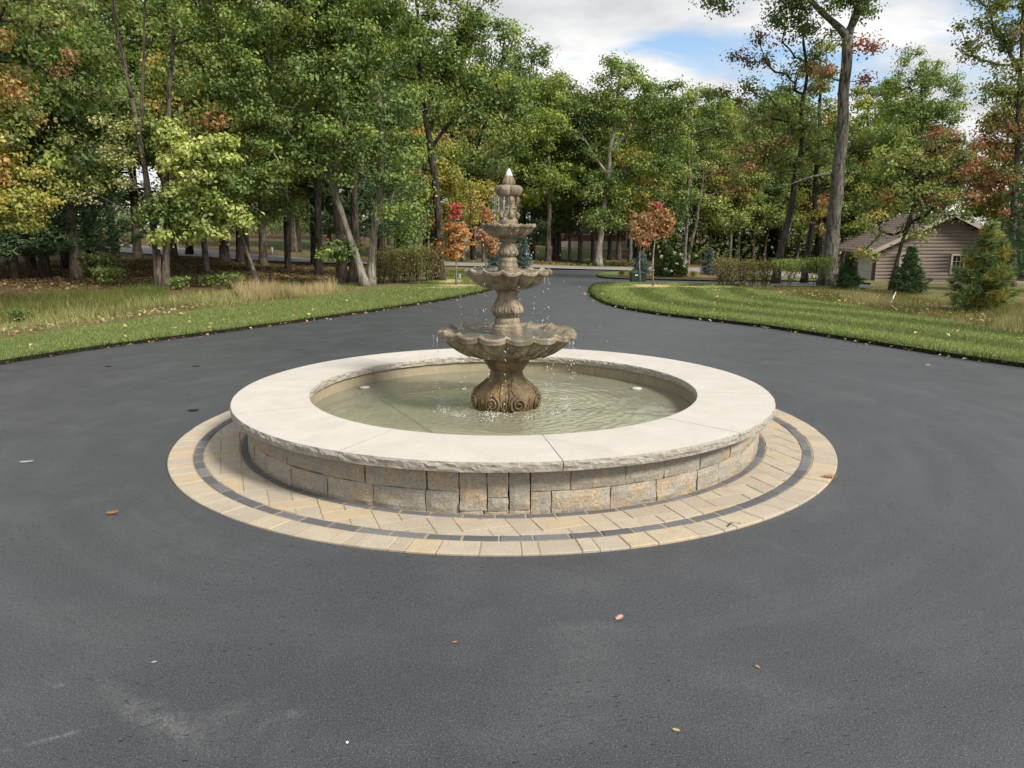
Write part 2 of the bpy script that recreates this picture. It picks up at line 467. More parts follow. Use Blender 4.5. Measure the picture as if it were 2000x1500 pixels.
def skirt(name, path, z0, z1, mat, parent):
    P = np.array(path); z = terrain(P[:, 0], P[:, 1]); n = len(P)
    V = [(p[0], p[1], a + z0) for p, a in zip(P, z)] + [(p[0] + random.uniform(-.012, .012), p[1] + random.uniform(-.012, .012), a + z1) for p, a in zip(P, z)]
    return obj(name, mesh(name, V, [(i, i+1, n+i+1, n+i) for i in range(n-1)]), mat, parent)
def gp(lst): return [G(*p)[:2] for p in lst]

EL = [(-700, 826), (-300, 757), (0, 712), (125, 692), (250, 674), (375, 658), (500, 641), (625, 624), (750, 606), (850, 590), (920, 577), (960, 567), (1000, 556), (1028, 545), (1040, 537), (1042, 531)]
ER = [(2700, 835), (2300, 764), (2000, 718), (1875, 700), (1750, 680), (1625, 660), (1500, 641), (1400, 629), (1300, 617), (1230, 606), (1185, 595), (1161, 583), (1153, 573), (1157, 563), (1170, 556.5), (1200, 555)]
BR_LOW = [(1200, 555), (1260, 555), (1330, 556), (1400, 557.5), (1500, 558), (1640, 559), (1700, 563)]
BR_TOP = [(1700, 556), (1640, 551.5), (1500, 550), (1400, 550), (1330, 548.5), (1260, 547), (1200, 545), (1174, 542.8), (1166, 538.5), (1172, 534.5), (1195, 532.6), (1250, 532), (1330, 532.5)]
pEL, pER = smooth_path(gp(EL)), smooth_path(gp(ER))
pBL, pBT = smooth_path(gp(BR_LOW)), smooth_path(gp(BR_TOP))
back = [np.array([pER[0][0] + 6, -30.0]), np.array([pEL[0][0] - 6, -30.0])]
far_mouth = gp([(1330, 529), (1180, 528), (1042, 526.5)])
DRIVE = np.vstack([pEL, far_mouth[::-1], pBT[::-1], pBL[::-1], pER[::-1], back])
DRIVE_D = densify(DRIVE, 0.6)

drive = zone('driveway', DRIVE_D, 0.7, 0.0, MAT['asphalt'])
drive['label'] = 'dark sealed asphalt driveway circling the fountain'

road_c = smooth_path(gp([(60, 474), (250, 486), (400, 496), (530, 505.5), (650, 511), (870, 517), (1120, 524), (1330, 529), (1550, 537), (1660, 541), (1800, 548), (2000, 556)]), 1.0)
ext0 = road_c[0] + (road_c[0] - road_c[3]) * 8; ext1 = road_c[-1] + (road_c[-1] - road_c[-4]) * 8
road_c = np.vstack([ext0, road_c, ext1]); rt = np.gradient(road_c, axis=0); rt /= np.linalg.norm(rt, axis=1)[:, None]
rn = np.column_stack([-rt[:, 1], rt[:, 0]])
road = zone('road', densify(np.vstack([road_c + rn * 2.0, (road_c - rn * 2.0)[::-1]]), 1.0), 1.2, 0.045, MAT['road'])
road['label'] = 'pale worn asphalt road crossing behind the driveway'

# straw-coloured bare patches under the young trees
def blob_mask(items):
    cs = [(G(px, py)[:2], sx, sy) for px, py, sx, sy in items]
    def fn(X, Y):
        v = np.zeros(X.shape)
        for c0, sx, sy in cs:
            v = np.maximum(v, np.clip(1.6 - 1.6 * np.hypot((X-c0[0])/sx, (Y-c0[1])/sy), 0, 1))
        return v
    return fn
straw_r = blob_mask([(1270, 561, .75, .9), (1240, 564, 1.3, .35), (1390, 564, 1.2, .35), (1330, 563, .8, .25)])
straw_l = blob_mask([(880, 552, .5, 1.3), (893, 561, .75, .7), (868, 565, .8, .25)])
LR = np.vstack([pER, pBL[1:len(pBL)//2], gp([(1430, 562), (1480, 570), (1560, 583), (1700, 606), (1850, 632), (2000, 655), (2350, 695), (2700, 740)])])
lawn_r = zone('lawn', densify(LR, 0.3), 0.4, 0.045, MAT['lawn'], {'edge': lambda X, Y: dist_to(pER, X, Y), 'straw': straw_r})
lawn_r['label'] = 'mown striped lawn to the right of the driveway'
skirt('soil_edge', np.vstack([pER, pBL[1:len(pBL)//2]]), -0.03, 0.05, MAT['soil'], lawn_r)
LL = np.vstack([pEL, gp([(1030, 530), (960, 529), (880, 531), (862, 545), (800, 562), (700, 574), (560, 592), (400, 611), (250, 633), (100, 656), (0, 670), (-300, 708), (-700, 768)])])
lawn_l = zone('lawn', densify(LL, 0.3), 0.4, 0.045, MAT['lawn'], {'edge': lambda X, Y: dist_to(pEL, X, Y) * 0.6 + 0.3, 'straw': straw_l})
lawn_l['label'] = 'mown grass verge to the left of the driveway'
skirt('soil_edge', pEL, -0.03, 0.05, MAT['soil'], lawn_l)
isl = np.vstack([pBT[len(pBT)//6:], gp([(1440, 535), (1560, 542), (1650, 547)])])
island = zone('lawn', densify(isl, 0.3), 0.4, 0.045, MAT['lawn'], {'edge': lambda X, Y: dist_to(pBT, X, Y), 'straw': lambda X, Y: X * 0})
island['label'] = 'grass island between the side drive and the road'
skirt('soil_edge', pBT, -0.03, 0.05, MAT['soil'], island)
mul = smooth_path(gp([(1205, 541.5), (1225, 536), (1300, 534.5), (1390, 536), (1440, 540), (1430, 545.5), (1380, 546), (1300, 545.2), (1230, 543.6), (1205, 541.5)]), 0.3)[:-1]
bed = zone('mulch_bed', mul, 0.4, 0.052, MAT['mulch'])

# the one big sheet of ground underneath
ax = np.unique(np.concatenate([np.linspace(-400, -60, 12), np.arange(-60, -26, 2.0), np.arange(-26, 32, 0.55), np.arange(32, 62, 2.0), np.linspace(62, 400, 12)]))
ay = np.unique(np.concatenate([np.linspace(-200, -30, 6), np.arange(-30, -2, 2.0), np.arange(-2, 30, 0.55), np.arange(30, 80, 1.5), np.linspace(80, 500, 14)]))
GX, GY = np.meshgrid(ax, ay); sh = GX.shape; gx, gy = GX.ravel(), GY.ravel()
ind = inside(DRIVE, gx, gy); dd = dist_to(DRIVE_D, gx, gy, True)
lift = np.where(ind, -0.08, -0.08 + 0.115 * np.clip((dd - 0.2) / 1.2, 0, 1))
und = np.array([noise.noise((a * 0.35, b * 0.35, 0)) for a, b in zip(gx, gy)]) * 0.05 * np.clip((dd - 3) / 3, 0, 1) * ~ind
rdist = dist_to(road_c, gx, gy)
lift = np.where(rdist < 3.2, np.minimum(lift, 0.0), lift); und = np.where(rdist < 4, und * 0.2, und)
gz = terrain(gx, gy) + lift + und
nn = np.array([noise.noise((a * 0.25, b * 0.25, 3)) for a, b in zip(gx, gy)])
dep = gy - CAM[1]
dry = np.clip(1.25 - (dd + nn * 2.0 - np.where(gx > 0, 5.0, 4.6)) / 1.6, 0, 1)
dry = np.where(gx > 3.5, np.maximum(dry, np.clip((30 - dep) / 4, 0, 1) * 0.85), dry)
green = np.clip(1.0 - np.abs((gx - 4) / 5), 0, 1) * np.clip((dep - 40) / 2, 0, 1) * np.clip((64 - dep) / 5, 0, 1)
green = np.maximum(green, np.clip(1 - np.abs(gx + 14) / 4, 0, 1) * np.clip((dep - 41) / 2, 0, 1) * np.clip((58 - dep) / 5, 0, 1) * 0.8)
green = np.maximum(green, np.clip(0.5 + nn * 1.6, 0, 1) * 0.45 * (gx < 0) * np.clip((dep - 20) / 3, 0, 1) * np.clip((38 - dep) / 5, 0, 1))
dry = np.maximum(dry, np.clip((dep - 37) / 2, 0, 1) * np.clip((60 - dep) / 6, 0, 1) * 0.55 * (np.abs(gx + 4) < 8))
nx, ny = sh[1], sh[0]
idx = np.arange(nx * ny).reshape(ny, nx)
q = np.column_stack([idx[:-1, :-1].ravel(), idx[:-1, 1:].ravel(), idx[1:, 1:].ravel(), idx[1:, :-1].ravel()])
ground = obj('ground', mesh('ground', np.column_stack([gx, gy, gz]), q, True, {'dry': dry, 'green': np.clip(green, 0, 1)}), MAT['ground'])
structure(ground, 'leaf-strewn woodland floor and rough grass')
def ground_z(x, y): return float(terrain(x, y)) + 0.03

# ------------------------------------------------------------------ fountain basin
def make_block():
    m = M('split_face_block'); r = m.rnd(); p = m.pos()
    pr = m.t.nodes.new('ShaderNodeVectorMath'); pr.operation = 'ADD'; m.t.links.new(p, pr.inputs[0])
    cb = m.t.nodes.new('ShaderNodeCombineXYZ'); k = m.math('MULTIPLY', r, 57.0)
    for i in range(3): m.t.links.new(k, cb.inputs[i])
    m.t.links.new(cb.outputs[0], pr.inputs[1]); v = pr.outputs[0]
    c = m.ramp(r, [(0.0, (0.36, 0.335, 0.29)), (0.5, (0.42, 0.385, 0.325)), (1.0, (0.47, 0.42, 0.34))])
    c = m.mix(m.ramp(m.noise(6.0, 4, 0.6, v), [(0.51, 0.0), (0.64, 0.8)]), c, (0.56, 0.40, 0.235))
    c = m.mix(m.ramp(m.noise(70, 4, 0.7, v), [(0.35, 0.6), (0.6, 0.0)]), c, (0.22, 0.20, 0.165))
    vo = m.t.nodes.new('ShaderNodeTexVoronoi'); vo.inputs['Scale'].default_value = 55; m.t.links.new(v, vo.inputs['Vector'])
    spk = m.math('MULTIPLY', m.ramp(vo.outputs['Distance'], [(0.16, 1.0), (0.26, 0.0)]), m.ramp(vo.outputs['Color'], [(0.62, 0.0), (0.66, 1.0)]))
    c = m.mix(m.math('MULTIPLY', spk, 0.75), c, (0.62, 0.58, 0.50))
    h = m.math('ADD', m.noise(55, 6, 0.75, v), m.math('MULTIPLY', m.noise(18, 4, 0.6, v), 0.7))
    return m.principled(c, 0.92, m.bump(h, 1.0, 0.014), 0.2)
def make_coping(name='coping_limestone', rough=False):
    m = M(name); p = m.pos()
    f = m.noise(3.0, 6, 0.6, p, 0.8); g = m.noise(40, 5, 0.7, p); s = m.noise(14, 5, 0.65, m.pos((1, 0.25, 1), rot=(0, 0, 0.4)))
    c = m.ramp(f, [(0.3, (0.47, 0.445, 0.40)), (0.7, (0.54, 0.515, 0.47))])
    c = m.mix(m.ramp(s, [(0.52, 0.0), (0.8, 0.4)]), c, (0.42, 0.39, 0.34))
    c = m.mix(m.ramp(g, [(0.3, 0.25), (0.5, 0.0)]), c, (0.41, 0.38, 0.335))
    c = m.mix(m.math('MULTIPLY', m.rnd(), 0.35), c, (0.44, 0.42, 0.375))
    c = m.mix(m.ramp(m.noise(1.6, 7, 0.72, m.pos(loc=(3, 5, 0)), 1.2), [(0.50, 0.0), (0.66, 0.30)]), c, (0.36, 0.335, 0.285))
    if rough:
        c = m.mix(m.ramp(m.noise(22, 5, 0.7, p), [(0.42, 0.6), (0.62, 0.0)]), c, (0.33, 0.285, 0.22))
        return m.principled(c, 0.9, m.bump(m.noise(30, 7, 0.75, m.pos((1, 1, 2.0)), 0.6), 1.0, 0.02), 0.2)
    return m.principled(c, 0.72, m.bump(g, 0.25, 0.004), 0.35)
MAT['block'] = make_block(); MAT['coping'] = make_coping(); MAT['coping_edge'] = make_coping('coping_rock_face', True)
def make_paver(name, stops, var=(0.5, 0.42, 0.30)):
    m = M(name); r = m.rnd(); p = m.pos()
    c = m.ramp(r, stops)
    c = m.mix(m.ramp(m.noise(7, 5, 0.65, p), [(0.45, 0.0), (0.7, 0.55)]), c, var)
    g = m.noise(90, 4, 0.7, p)
    c = m.mix(m.ramp(g, [(0.3, 0.4), (0.55, 0.0)]), c, tuple(v * 0.55 for v in var))
    return m.principled(c, 0.88, m.bump(g, 0.5, 0.004), 0.25)
MAT['paver_tan'] = make_paver('paver_cream', [(0.0, (0.37, 0.325, 0.26)), (0.45, (0.42, 0.372, 0.30)), (0.78, (0.44, 0.38, 0.29)), (1.0, (0.46, 0.37, 0.245))], (0.33, 0.275, 0.21))
MAT['paver_dark'] = make_paver('paver_charcoal', [(0.0, (0.095, 0.098, 0.105)), (0.6, (0.135, 0.138, 0.146)), (1.0, (0.185, 0.185, 0.19))], (0.10, 0.10, 0.105))
MAT['sand'] = plain('joint_sand', (0.31, 0.245, 0.16), 0.95, 0.1, 0.3, 60)
MAT['mortar'] = plain('dark_core', (0.05, 0.045, 0.04), 0.95, 0.1)

R_WALL, R_COP, R_IN, Z_COP, Z_CB, Z_WATER = 1.905, 2.0, 1.459, 0.336, 0.280, 0.185
ZB = 0.012
# pavement of pavers round the basin
pav = obj('pavement', None)
pav.empty_display_size = 0.2
structure(pav, 'ring of cream and charcoal pavers around the fountain basin')
def annulus(name, r0, r1, z0, z1, mat, parent, n=160):
    V = []; Fc = []
    for i in range(n):
        a = 2*PI*i/n
        for r, z in ((r0, z0), (r0, z1), (r1, z1), (r1, z0)): V.append((r*math.cos(a), r*math.sin(a), z))
    for i in range(n):
        j = (i+1) % n
        for k in range(4):
            l = (k+1) % 4; Fc.append((4*i+k, 4*i+l, 4*j+l, 4*j+k))
    return obj(name, mesh(name, V, Fc), mat, parent)
annulus('joint_sand', 1.80, 2.415, -0.04, ZB - 0.003, MAT['sand'], pav)
def ring_piece(name, r0, r1, a0, a1, mat, gap=0.004, z1=ZB, tilt=0.0):
    n = max(2, int((a1 - a0) * r1 / 0.06) + 1)
    g0, g1 = gap / r0 / 2, gap / r1 / 2
    inner = [((r0 + gap/2) * math.cos(a), (r0 + gap/2) * math.sin(a)) for a in np.linspace(a0 + g0, a1 - g0, n)]
    outer = [((r1 - gap/2) * math.cos(a), (r1 - gap/2) * math.sin(a)) for a in np.linspace(a0 + g1, a1 - g1, n)]
    b = MB(); b.prism(outer + inner[::-1], -0.03, z1 + random.uniform(-.0015, .0025), 0.004)
    return b.build(name, mat, pav)
def ring(name, r0, r1, widths, mat, gap):
    a = random.random()
    end = a + 2*PI; L = []
    while a < end - 0.02:
        wd = random.choice(widths) / ((r0 + r1) / 2)
        if end - a - wd < 0.6 * min(widths) / r1: wd = end - a
        L.append((a, min(a + wd, end))); a += wd
    for a0, a1 in L: ring_piece(name, r0, r1, a0, a1, mat, gap)
ring('paver', 2.262, 2.42, [0.085, 0.15, 0.15, 0.20, 0.20, 0.24], MAT['paver_tan'], 0.005)
ring('border_paver', 2.190, 2.262, [0.17, 0.185, 0.185], MAT['paver_dark'], 0.009)
ring('border_paver', 1.900, 1.955, [0.165, 0.175, 0.18], MAT['paver_dark'], 0.009)
def clip(poly, n, d):
    outp = []
    for i in range(len(poly)):
        a, b = poly[i], poly[(i+1) % len(poly)]
        da, db = a @ n - d, b @ n - d
        if da <= 0: outp.append(a)
        if da * db < 0: outp.append(a + (b - a) * da / (da - db))
    return outp
def area(p): return 0.5 * abs(sum(p[i][0]*p[(i+1) % len(p)][1] - p[(i+1) % len(p)][0]*p[i][1] for i in range(len(p))))
BW, BL = 0.13, 0.26
rot = np.array([[math.cos(0.35), -math.sin(0.35)], [math.sin(0.35), math.cos(0.35)]])
field = []
# herringbone: horizontal 2x1 and vertical 1x2 bricks on a 4-cell period
for gy_ in range(-26, 27):
    for gx_ in range(-26, 27):
        k = (gx_ - gy_) % 4
        if k == 0: rect = (gx_, gy_, gx_ + 2, gy_ + 1)
        elif k == 3: rect = (gx_, gy_, gx_ + 1, gy_ + 2)
        else: rect = None
        if rect: field.append(rect)
for (x0, y0, x1, y1) in field:
    g = 0.0022
    P4 = [rot @ np.array(v) for v in ((x0*BW + g, y0*BW + g), (x1*BW - g, y0*BW + g), (x1*BW - g, y1*BW - g), (x0*BW + g, y1*BW - g))]
    c0 = np.mean(P4, axis=0); rr = np.linalg.norm(c0)
    if not (1.75 < rr < 2.42): continue
    n = c0 / rr
    P4 = clip(P4, n, 2.187)
    if len(P4) < 3: continue
    P4 = clip(P4, -n, -1.957)
    if len(P4) < 3 or area(P4) < 0.0012: continue
    b = MB(); b.prism([tuple(v) for v in P4], -0.03, ZB + random.uniform(-.001, .002), 0.0022)
    b.build('paver', MAT['paver_tan'], pav)

basin = empty('fountain_basin', (0, 0, 0))
tag(basin, 'round low basin of grey split-face blocks with a broad pale limestone coping', 'fountain basin')
def nz3(x, y, z): return noise.noise((x, y, z))
def stone_block(a0, a1, z0, z1, depth=0.13):
    g = 0.0035
    a0 += g / R_WALL; a1 -= g / R_WALL; z0 += g * 0.6; z1 -= g * 0.6
    nu = max(4, int((a1 - a0) * R_WALL / 0.03)); nv = max(3, int((z1 - z0) / 0.03))
    sd = random.random() * 90; off = random.uniform(-0.003, 0.003); V = []; tl = random.uniform(-.02, .02)
    for j in range(nv + 1):
        for i in range(nu + 1):
            u, v = i / nu, j / nv
            a = a0 + (a1 - a0) * u; z = z0 + (z1 - z0) * v
            e = min(u * (a1 - a0) * R_WALL, (1 - u) * (a1 - a0) * R_WALL, v * (z1 - z0), (1 - v) * (z1 - z0))
            d = -0.007 * max(0, 1 - e / 0.012)
            d += 0.010 * nz3(a * 14 + sd, z * 14, sd) + 0.006 * nz3(a * 50 + sd, z * 40, 3) + off + tl * (u - .5) * .15
            if e < 1e-6:
                a += random.uniform(-.0016, .0016); z += random.uniform(-.0018, .0018)
            r = R_WALL - 0.004 + d
            V.append((r * math.cos(a), r * math.sin(a), z))
    n0 = len(V); rb = R_WALL - depth
    w1 = nu + 1
    Fc = [(j*w1 + i, j*w1 + i + 1, (j+1)*w1 + i + 1, (j+1)*w1 + i) for j in range(nv) for i in range(nu)]
    for (a, z) in ((a0, z0), (a1, z0), (a1, z1), (a0, z1)): V.append((rb * math.cos(a), rb * math.sin(a), z))
    bot = list(range(w1)); top = [nv*w1 + i for i in range(w1)]
    lf = [j*w1 for j in range(nv+1)]; rt_ = [j*w1 + nu for j in range(nv+1)]
    Fc.append(tuple(bot[::-1] + [n0, n0+1])); Fc.append(tuple(top + [n0+2, n0+3]))
    Fc.append(tuple(lf + [n0+3, n0])); Fc.append(tuple(rt_[::-1] + [n0+1, n0+2]))
    o = obj('block', mesh('block', V, Fc), MAT['block'], basin)
fr = -PI / 2
def pxa(px):                                # angle on the wall front for a pixel column
    return fr + math.asin(max(-0.999, min(.999, ((px - 1000) * 4.22 / F + 0.064) / R_WALL)))
a_, b_, c_, d_ = pxa(898), pxa(952), pxa(994), pxa(1036)
stone_block(a_, b_, 0.030, 0.278); stone_block(c_, d_, 0.034, 0.278)
stone_block(b_, c_, 0.030, 0.106); stone_block(b_, c_, 0.106, 0.278)
stone_block(a_, b_ - 0.01, 0.0, 0.030); stone_block(b_ - 0.01, c_, 0.0, 0.030); stone_block(c_, d_, 0.0, 0.034)
def run(a0, a1, firsts, z0, z1, widths):
    a = a0; k = 0
    while a < a1 - 0.01:
        wd = (firsts[k] if k < len(firsts) else random.choice(widths)) / R_WALL
        if a1 - a - wd < 0.10: wd = a1 - a
        stone_block(a, a + wd, z0, z1); a += wd; k += 1
end = a_ + 2 * PI
mid = d_ + 0.9 * (end - d_) * 0.55
WD = [0.20, 0.29, 0.32, 0.33, 0.33]
zj = 0.136
run(d_, end - 0.095, [0.225, 0.325, 0.26, 0.30], zj, 0.278, WD)
stone_block(end - 0.095, end, zj, 0.278)
run(d_, end, [0.115, 0.345, 0.30, 0.33, 0.22], 0.0, zj, WD)
annulus('wall_core', 1.52, 1.82, -0.03, 0.2785, MAT['mortar'], basin)

def coping_slab(a0, a1):
    g = 0.0026 / R_COP
    n = int((a1 - a0) / math.radians(0.55)); V = []; Fc = []; mi = []
    zs = [0.0, 0.012, 0.026, 0.042, Z_COP - Z_CB]
    for i in range(n + 1):
        a = a0 + g + (a1 - a0 - 2 * g) * i / n
        ca, sa = math.cos(a), math.sin(a)
        def rock(r, t, sgn):
            amp = 0.004 + 0.0075 * math.sin(PI * min(1, (t + 0.012) / 0.066))
            q = nz3(a * 26, t * 60, sgn * 5) * 0.8 + nz3(a * 75, t * 110, sgn * 9) * 0.5 + abs(nz3(a * 11, t * 22, sgn * 3)) * 0.7
            return r + sgn * (0.004 - 0.010 + amp * (0.45 + q) * (1 if 0 < t else 0.35))
        prof = [(rock(R_COP, t, 1), Z_COP - t) for t in zs] + [(rock(R_IN, t, -1), Z_COP - t) for t in zs[::-1]]
        V += [(r * ca, r * sa, z) for r, z in prof]
    m_ = 10
    for i in range(n):
        for k in range(m_):
            l = (k + 1) % m_
            Fc.append((i*m_ + k, i*m_ + l, (i+1)*m_ + l, (i+1)*m_ + k)); mi.append(0 if k in (4, 9) else 1)
    Fc.append(tuple(range(m_))); mi.append(1); Fc.append(tuple(range(n*m_ + m_ - 1, n*m_ - 1, -1))); mi.append(1)
    me = mesh('coping_slab', V, Fc); me.materials.append(MAT['coping']); me.materials.append(MAT['coping_edge'])
    bm = bmesh.new(); bm.from_mesh(me); bmesh.ops.recalc_face_normals(bm, faces=bm.faces); bm.to_mesh(me); bm.free()
    me.polygons.foreach_set('material_index', mi)
    obj('coping_slab', me, None, basin)
j0 = fr + math.radians(9.6)
for k in range(10): coping_slab(j0 + k * PI / 5, j0 + (k + 1) * PI / 5)
def make_liner():
    m = M('basin_render'); p = m.pos(); f = m.noise(3, 5, 0.6, p); g = m.noise(30, 4, 0.7, m.pos((1, 1, 0.3)))
    c = m.ramp(f, [(0.3, (0.30, 0.255, 0.175)), (0.7, (0.37, 0.32, 0.23))])
    return m.principled(m.mix(m.ramp(g, [(0.4, 0.4), (0.65, 0.0)]), c, (0.21, 0.18, 0.12)), 0.7, None, 0.3)
def make_floor():
    m = M('basin_floor'); p = m.pos(); f = m.noise(2.2, 5, 0.6, p); g = m.noise(18, 5, 0.7, p)
    c = m.ramp(f, [(0.3, (0.50, 0.49, 0.33)), (0.7, (0.60, 0.585, 0.42))])
    return m.principled(m.mix(m.ramp(g, [(0.35, 0.3), (0.6, 0.0)]), c, (0.37, 0.37, 0.24)), 0.8, None, 0.2)
annulus('inner_wall', 1.485, 1.519, 0.010, 0.2785, make_liner(), basin, 128)
V = [(1.50 * math.cos(2*PI*i/96), 1.50 * math.sin(2*PI*i/96), 0.022) for i in range(96)]
obj('basin_floor', mesh('basin_floor', V, [tuple(range(96))]), make_floor(), basin)

# water of the pool
def make_water(name, tint, murk, murk_col, bump_scale=26, strength=0.25):
    m = M(name); p = m.pos()
    h = m.math('ADD', m.noise(bump_scale, 3, 0.55, p, 0.5), m.math('MULTIPLY', m.noise(7, 3, 0.5, p, 0.4), 1.2))
    nb = m.bump(h, strength, 0.01)
    tr = m.t.nodes.new('ShaderNodeBsdfTransparent'); tr.inputs[0].default_value = (*tint, 1)
    df = m.t.nodes.new('ShaderNodeBsdfDiffuse'); df.inputs[0].default_value = (*murk_col, 1)
    x = m.t.nodes.new('ShaderNodeMixShader'); x.inputs[0].default_value = murk
    m.t.links.new(tr.outputs[0], x.inputs[1]); m.t.links.new(df.outputs[0], x.inputs[2])
    gl = m.t.nodes.new('ShaderNodeBsdfGlossy'); gl.inputs['Roughness'].default_value = 0.03
    m.t.links.new(nb, gl.inputs['Normal'])
    fz = m.t.nodes.new('ShaderNodeFresnel'); fz.inputs['IOR'].default_value = 1.33; m.t.links.new(nb, fz.inputs['Normal'])
    y = m.t.nodes.new('ShaderNodeMixShader')
    m.t.links.new(fz.outputs[0], y.inputs[0]); m.t.links.new(x.outputs[0], y.inputs[1]); m.t.links.new(gl.outputs[0], y.inputs[2])
    m.t.links.new(y.outputs[0], m.o.inputs['Surface'])
    return m.m
MAT['water'] = make_water('pool_water', (0.90, 0.92, 0.82), 0.33, (0.56, 0.555, 0.41), 30, 0.12)
imp = [(0.50 * math.cos(a), 0.50 * math.sin(a)) for a in (-2.7, -2.3, -1.75, -1.2, -0.75, -0.3, 0.3, 2.9, 1.5)]
def wave(x, y):
    r = math.hypot(x, y)
    z = 0.0020 * math.sin((r + .02 * nz3(x * 3, y * 3, 7)) * 2*PI / 0.085) * math.exp(-max(0, r - 0.3) * 1.5)
    for i, (ix, iy) in enumerate(imp):
        q = math.hypot(x - ix, y - iy)
        z += 0.0026 * math.sin(q * 2*PI / 0.062 + i) * math.exp(-q * 3.6)
    z += 0.0040 * nz3(x * 5, y * 5, 1.2) + 0.0026 * nz3(x * 14, y * 14, 5)
    return z * (0.55 if r > 1.3 else 1.0)
V = [(0, 0, Z_WATER)]; nr, na = 120, 220; Fc = []
for i in range(1, nr + 1):
    r = 1.487 * i / nr
    for j in range(na):
        a = 2*PI*j/na; x, y = r*math.cos(a), r*math.sin(a); V.append((x, y, Z_WATER + wave(x, y)))
for j in range(na): Fc.append((0, 1 + j, 1 + (j+1) % na))
for i in range(nr - 1):
    for j in range(na):
        k = (j+1) % na; Fc.append((1 + i*na + j, 1 + (i+1)*na + j, 1 + (i+1)*na + k, 1 + i*na + k))
water = obj('water', mesh('water', V, Fc, True), MAT['water'])
structure(water, 'pale green rippling water in the round basin')

# underwater lamps with their cables
MAT['cable'] = plain('black_cable', (0.02, 0.022, 0.016), 0.6)
MAT['lamp_body'] = plain('lamp_brass', (0.16, 0.14, 0.08), 0.5)
MAT['lamp_glass'] = plain('lamp_lens', (0.55, 0.54, 0.42), 0.3)
def pool_lamp(px, py, path, label):
    p = at_z(px, py, 0.19)
    root = empty('pool_lamp', (p[0], p[1], 0.022)); tag(root, label, 'underwater lamp', 'underwater lamps in the basin')
    b = MB(); b.tube([(0, 0, 0), (0, 0, 0.02), (0, 0, 0.10), (0, 0, 0.145), (0, 0, 0.160), (0, 0, 0.168)], [0.085, 0.08, 0.03, 0.034, 0.060, 0.054], 16); b.build('housing', MAT['lamp_body'], root, True)
    b = MB(); b.tube([(0, 0, 0.166), (0, 0, 0.175), (0, 0, 0.180)], [0.047, 0.044, 0.02], 16); b.build('lens', MAT['lamp_glass'], root, True)
    pts = [np.array([0, 0, 0.03])]
    for q in path:
        g = at_z(q[0], q[1], 0.03); pts.append(np.array([g[0] - p[0], g[1] - p[1], 0.012]))
    sp = smooth_path(pts, 0.05)
    zz = [0.012 + 0.004 * math.sin(i * 1.7) for i in range(len(sp))]
    b = MB(); b.tube([(s[0] + 0.006 * nz3(i * .5, 1, 2), s[1] + 0.010 * nz3(i * .4, 5, 2), z) for i, (s, z) in enumerate(zip(sp, zz))], 0.0065, 6)
    b.build('cable', MAT['cable'], root)
pool_lamp(712, 757, [(745, 783), (790, 810), (835, 840), (865, 862)], 'underwater lamp on the left side of the basin with a long dark cable')
pool_lamp(1243, 759, [(1215, 775), (1200, 790), (1150, 800), (1060, 803)], 'underwater lamp on the right side of the basin beside the shaded inner wall')

# ------------------------------------------------------------------ tiered fountain
def make_stone(name, a, b, dark, stain, rough, wetness):
    m = M(name); p = m.pos()
    f = m.noise(6, 6, 0.65, p); st = m.noise(11, 5, 0.6, m.pos((1, 1, 0.14))); g = m.noise(70, 5, 0.7, p)
    c = m.ramp(f, [(0.3, a), (0.7, b)])
    c = m.mix(m.ramp(st, [(0.44, 0.0), (0.60, stain)]), c, dark)
    c = m.mix(m.ramp(g, [(0.36, 0.6), (0.52, 0.0)]), c, tuple(v * 0.6 for v in dark))
    h = m.math('ADD', m.math('MULTIPLY', g, 0.7), m.noise(24, 5, 0.7, p))
    return m.principled(c, m.ramp(st, [(0.4, rough), (0.7, rough * wetness)]), m.bump(h, 0.9, 0.012), 0.45)
MAT['cast'] = make_stone('cast_stone', (0.22, 0.175, 0.115), (0.40, 0.335, 0.235), (0.10, 0.078, 0.05), 0.8, 0.75, 0.5)
MAT['cast_bowl'] = make_stone('cast_stone_bowl', (0.22, 0.175, 0.115), (0.40, 0.335, 0.235), (0.105, 0.088, 0.056), 0.85, 0.6, 0.5)
MAT['cast_wet'] = make_stone('cast_stone_wet', (0.175, 0.115, 0.052), (0.32, 0.215, 0.10), (0.07, 0.053, 0.03), 0.8, 0.62, 0.6)
fount = empty('tiered_fountain', (0.016, 0, 0.02))
fount.rotation_euler = (0, 0.0135, 0)
tag(fount, 'three-tier tan cast stone fountain with scalloped bowls standing in the pool', 'fountain')
OZ = -0.02
def rev(name, prof, mat, fn=None, n=96, parent=None, closed=False):
    """prof: list of (r, z, *extra); fn(k, theta, r, z, extra) -> (r, z)."""
    V = []; Fc = []; m_ = len(prof)
    for i in range(n):
        a = 2*PI*i/n
        for k, pr in enumerate(prof):
            r, z = pr[0], pr[1]
            if fn: r, z = fn(k, a, r, z, pr[2:])
            V.append((r*math.cos(a), r*math.sin(a), z + OZ))
    for i in range(n):
        j = (i+1) % n
        for k in range(m_ - 1): Fc.append((i*m_ + k, j*m_ + k, j*m_ + k + 1, i*m_ + k + 1))
    me = mesh(name, V, Fc, True)
    bm = bmesh.new(); bm.from_mesh(me); bmesh.ops.recalc_face_normals(bm, faces=bm.faces); bm.to_mesh(me); bm.free()
    return obj(name, me, mat, parent or fount)
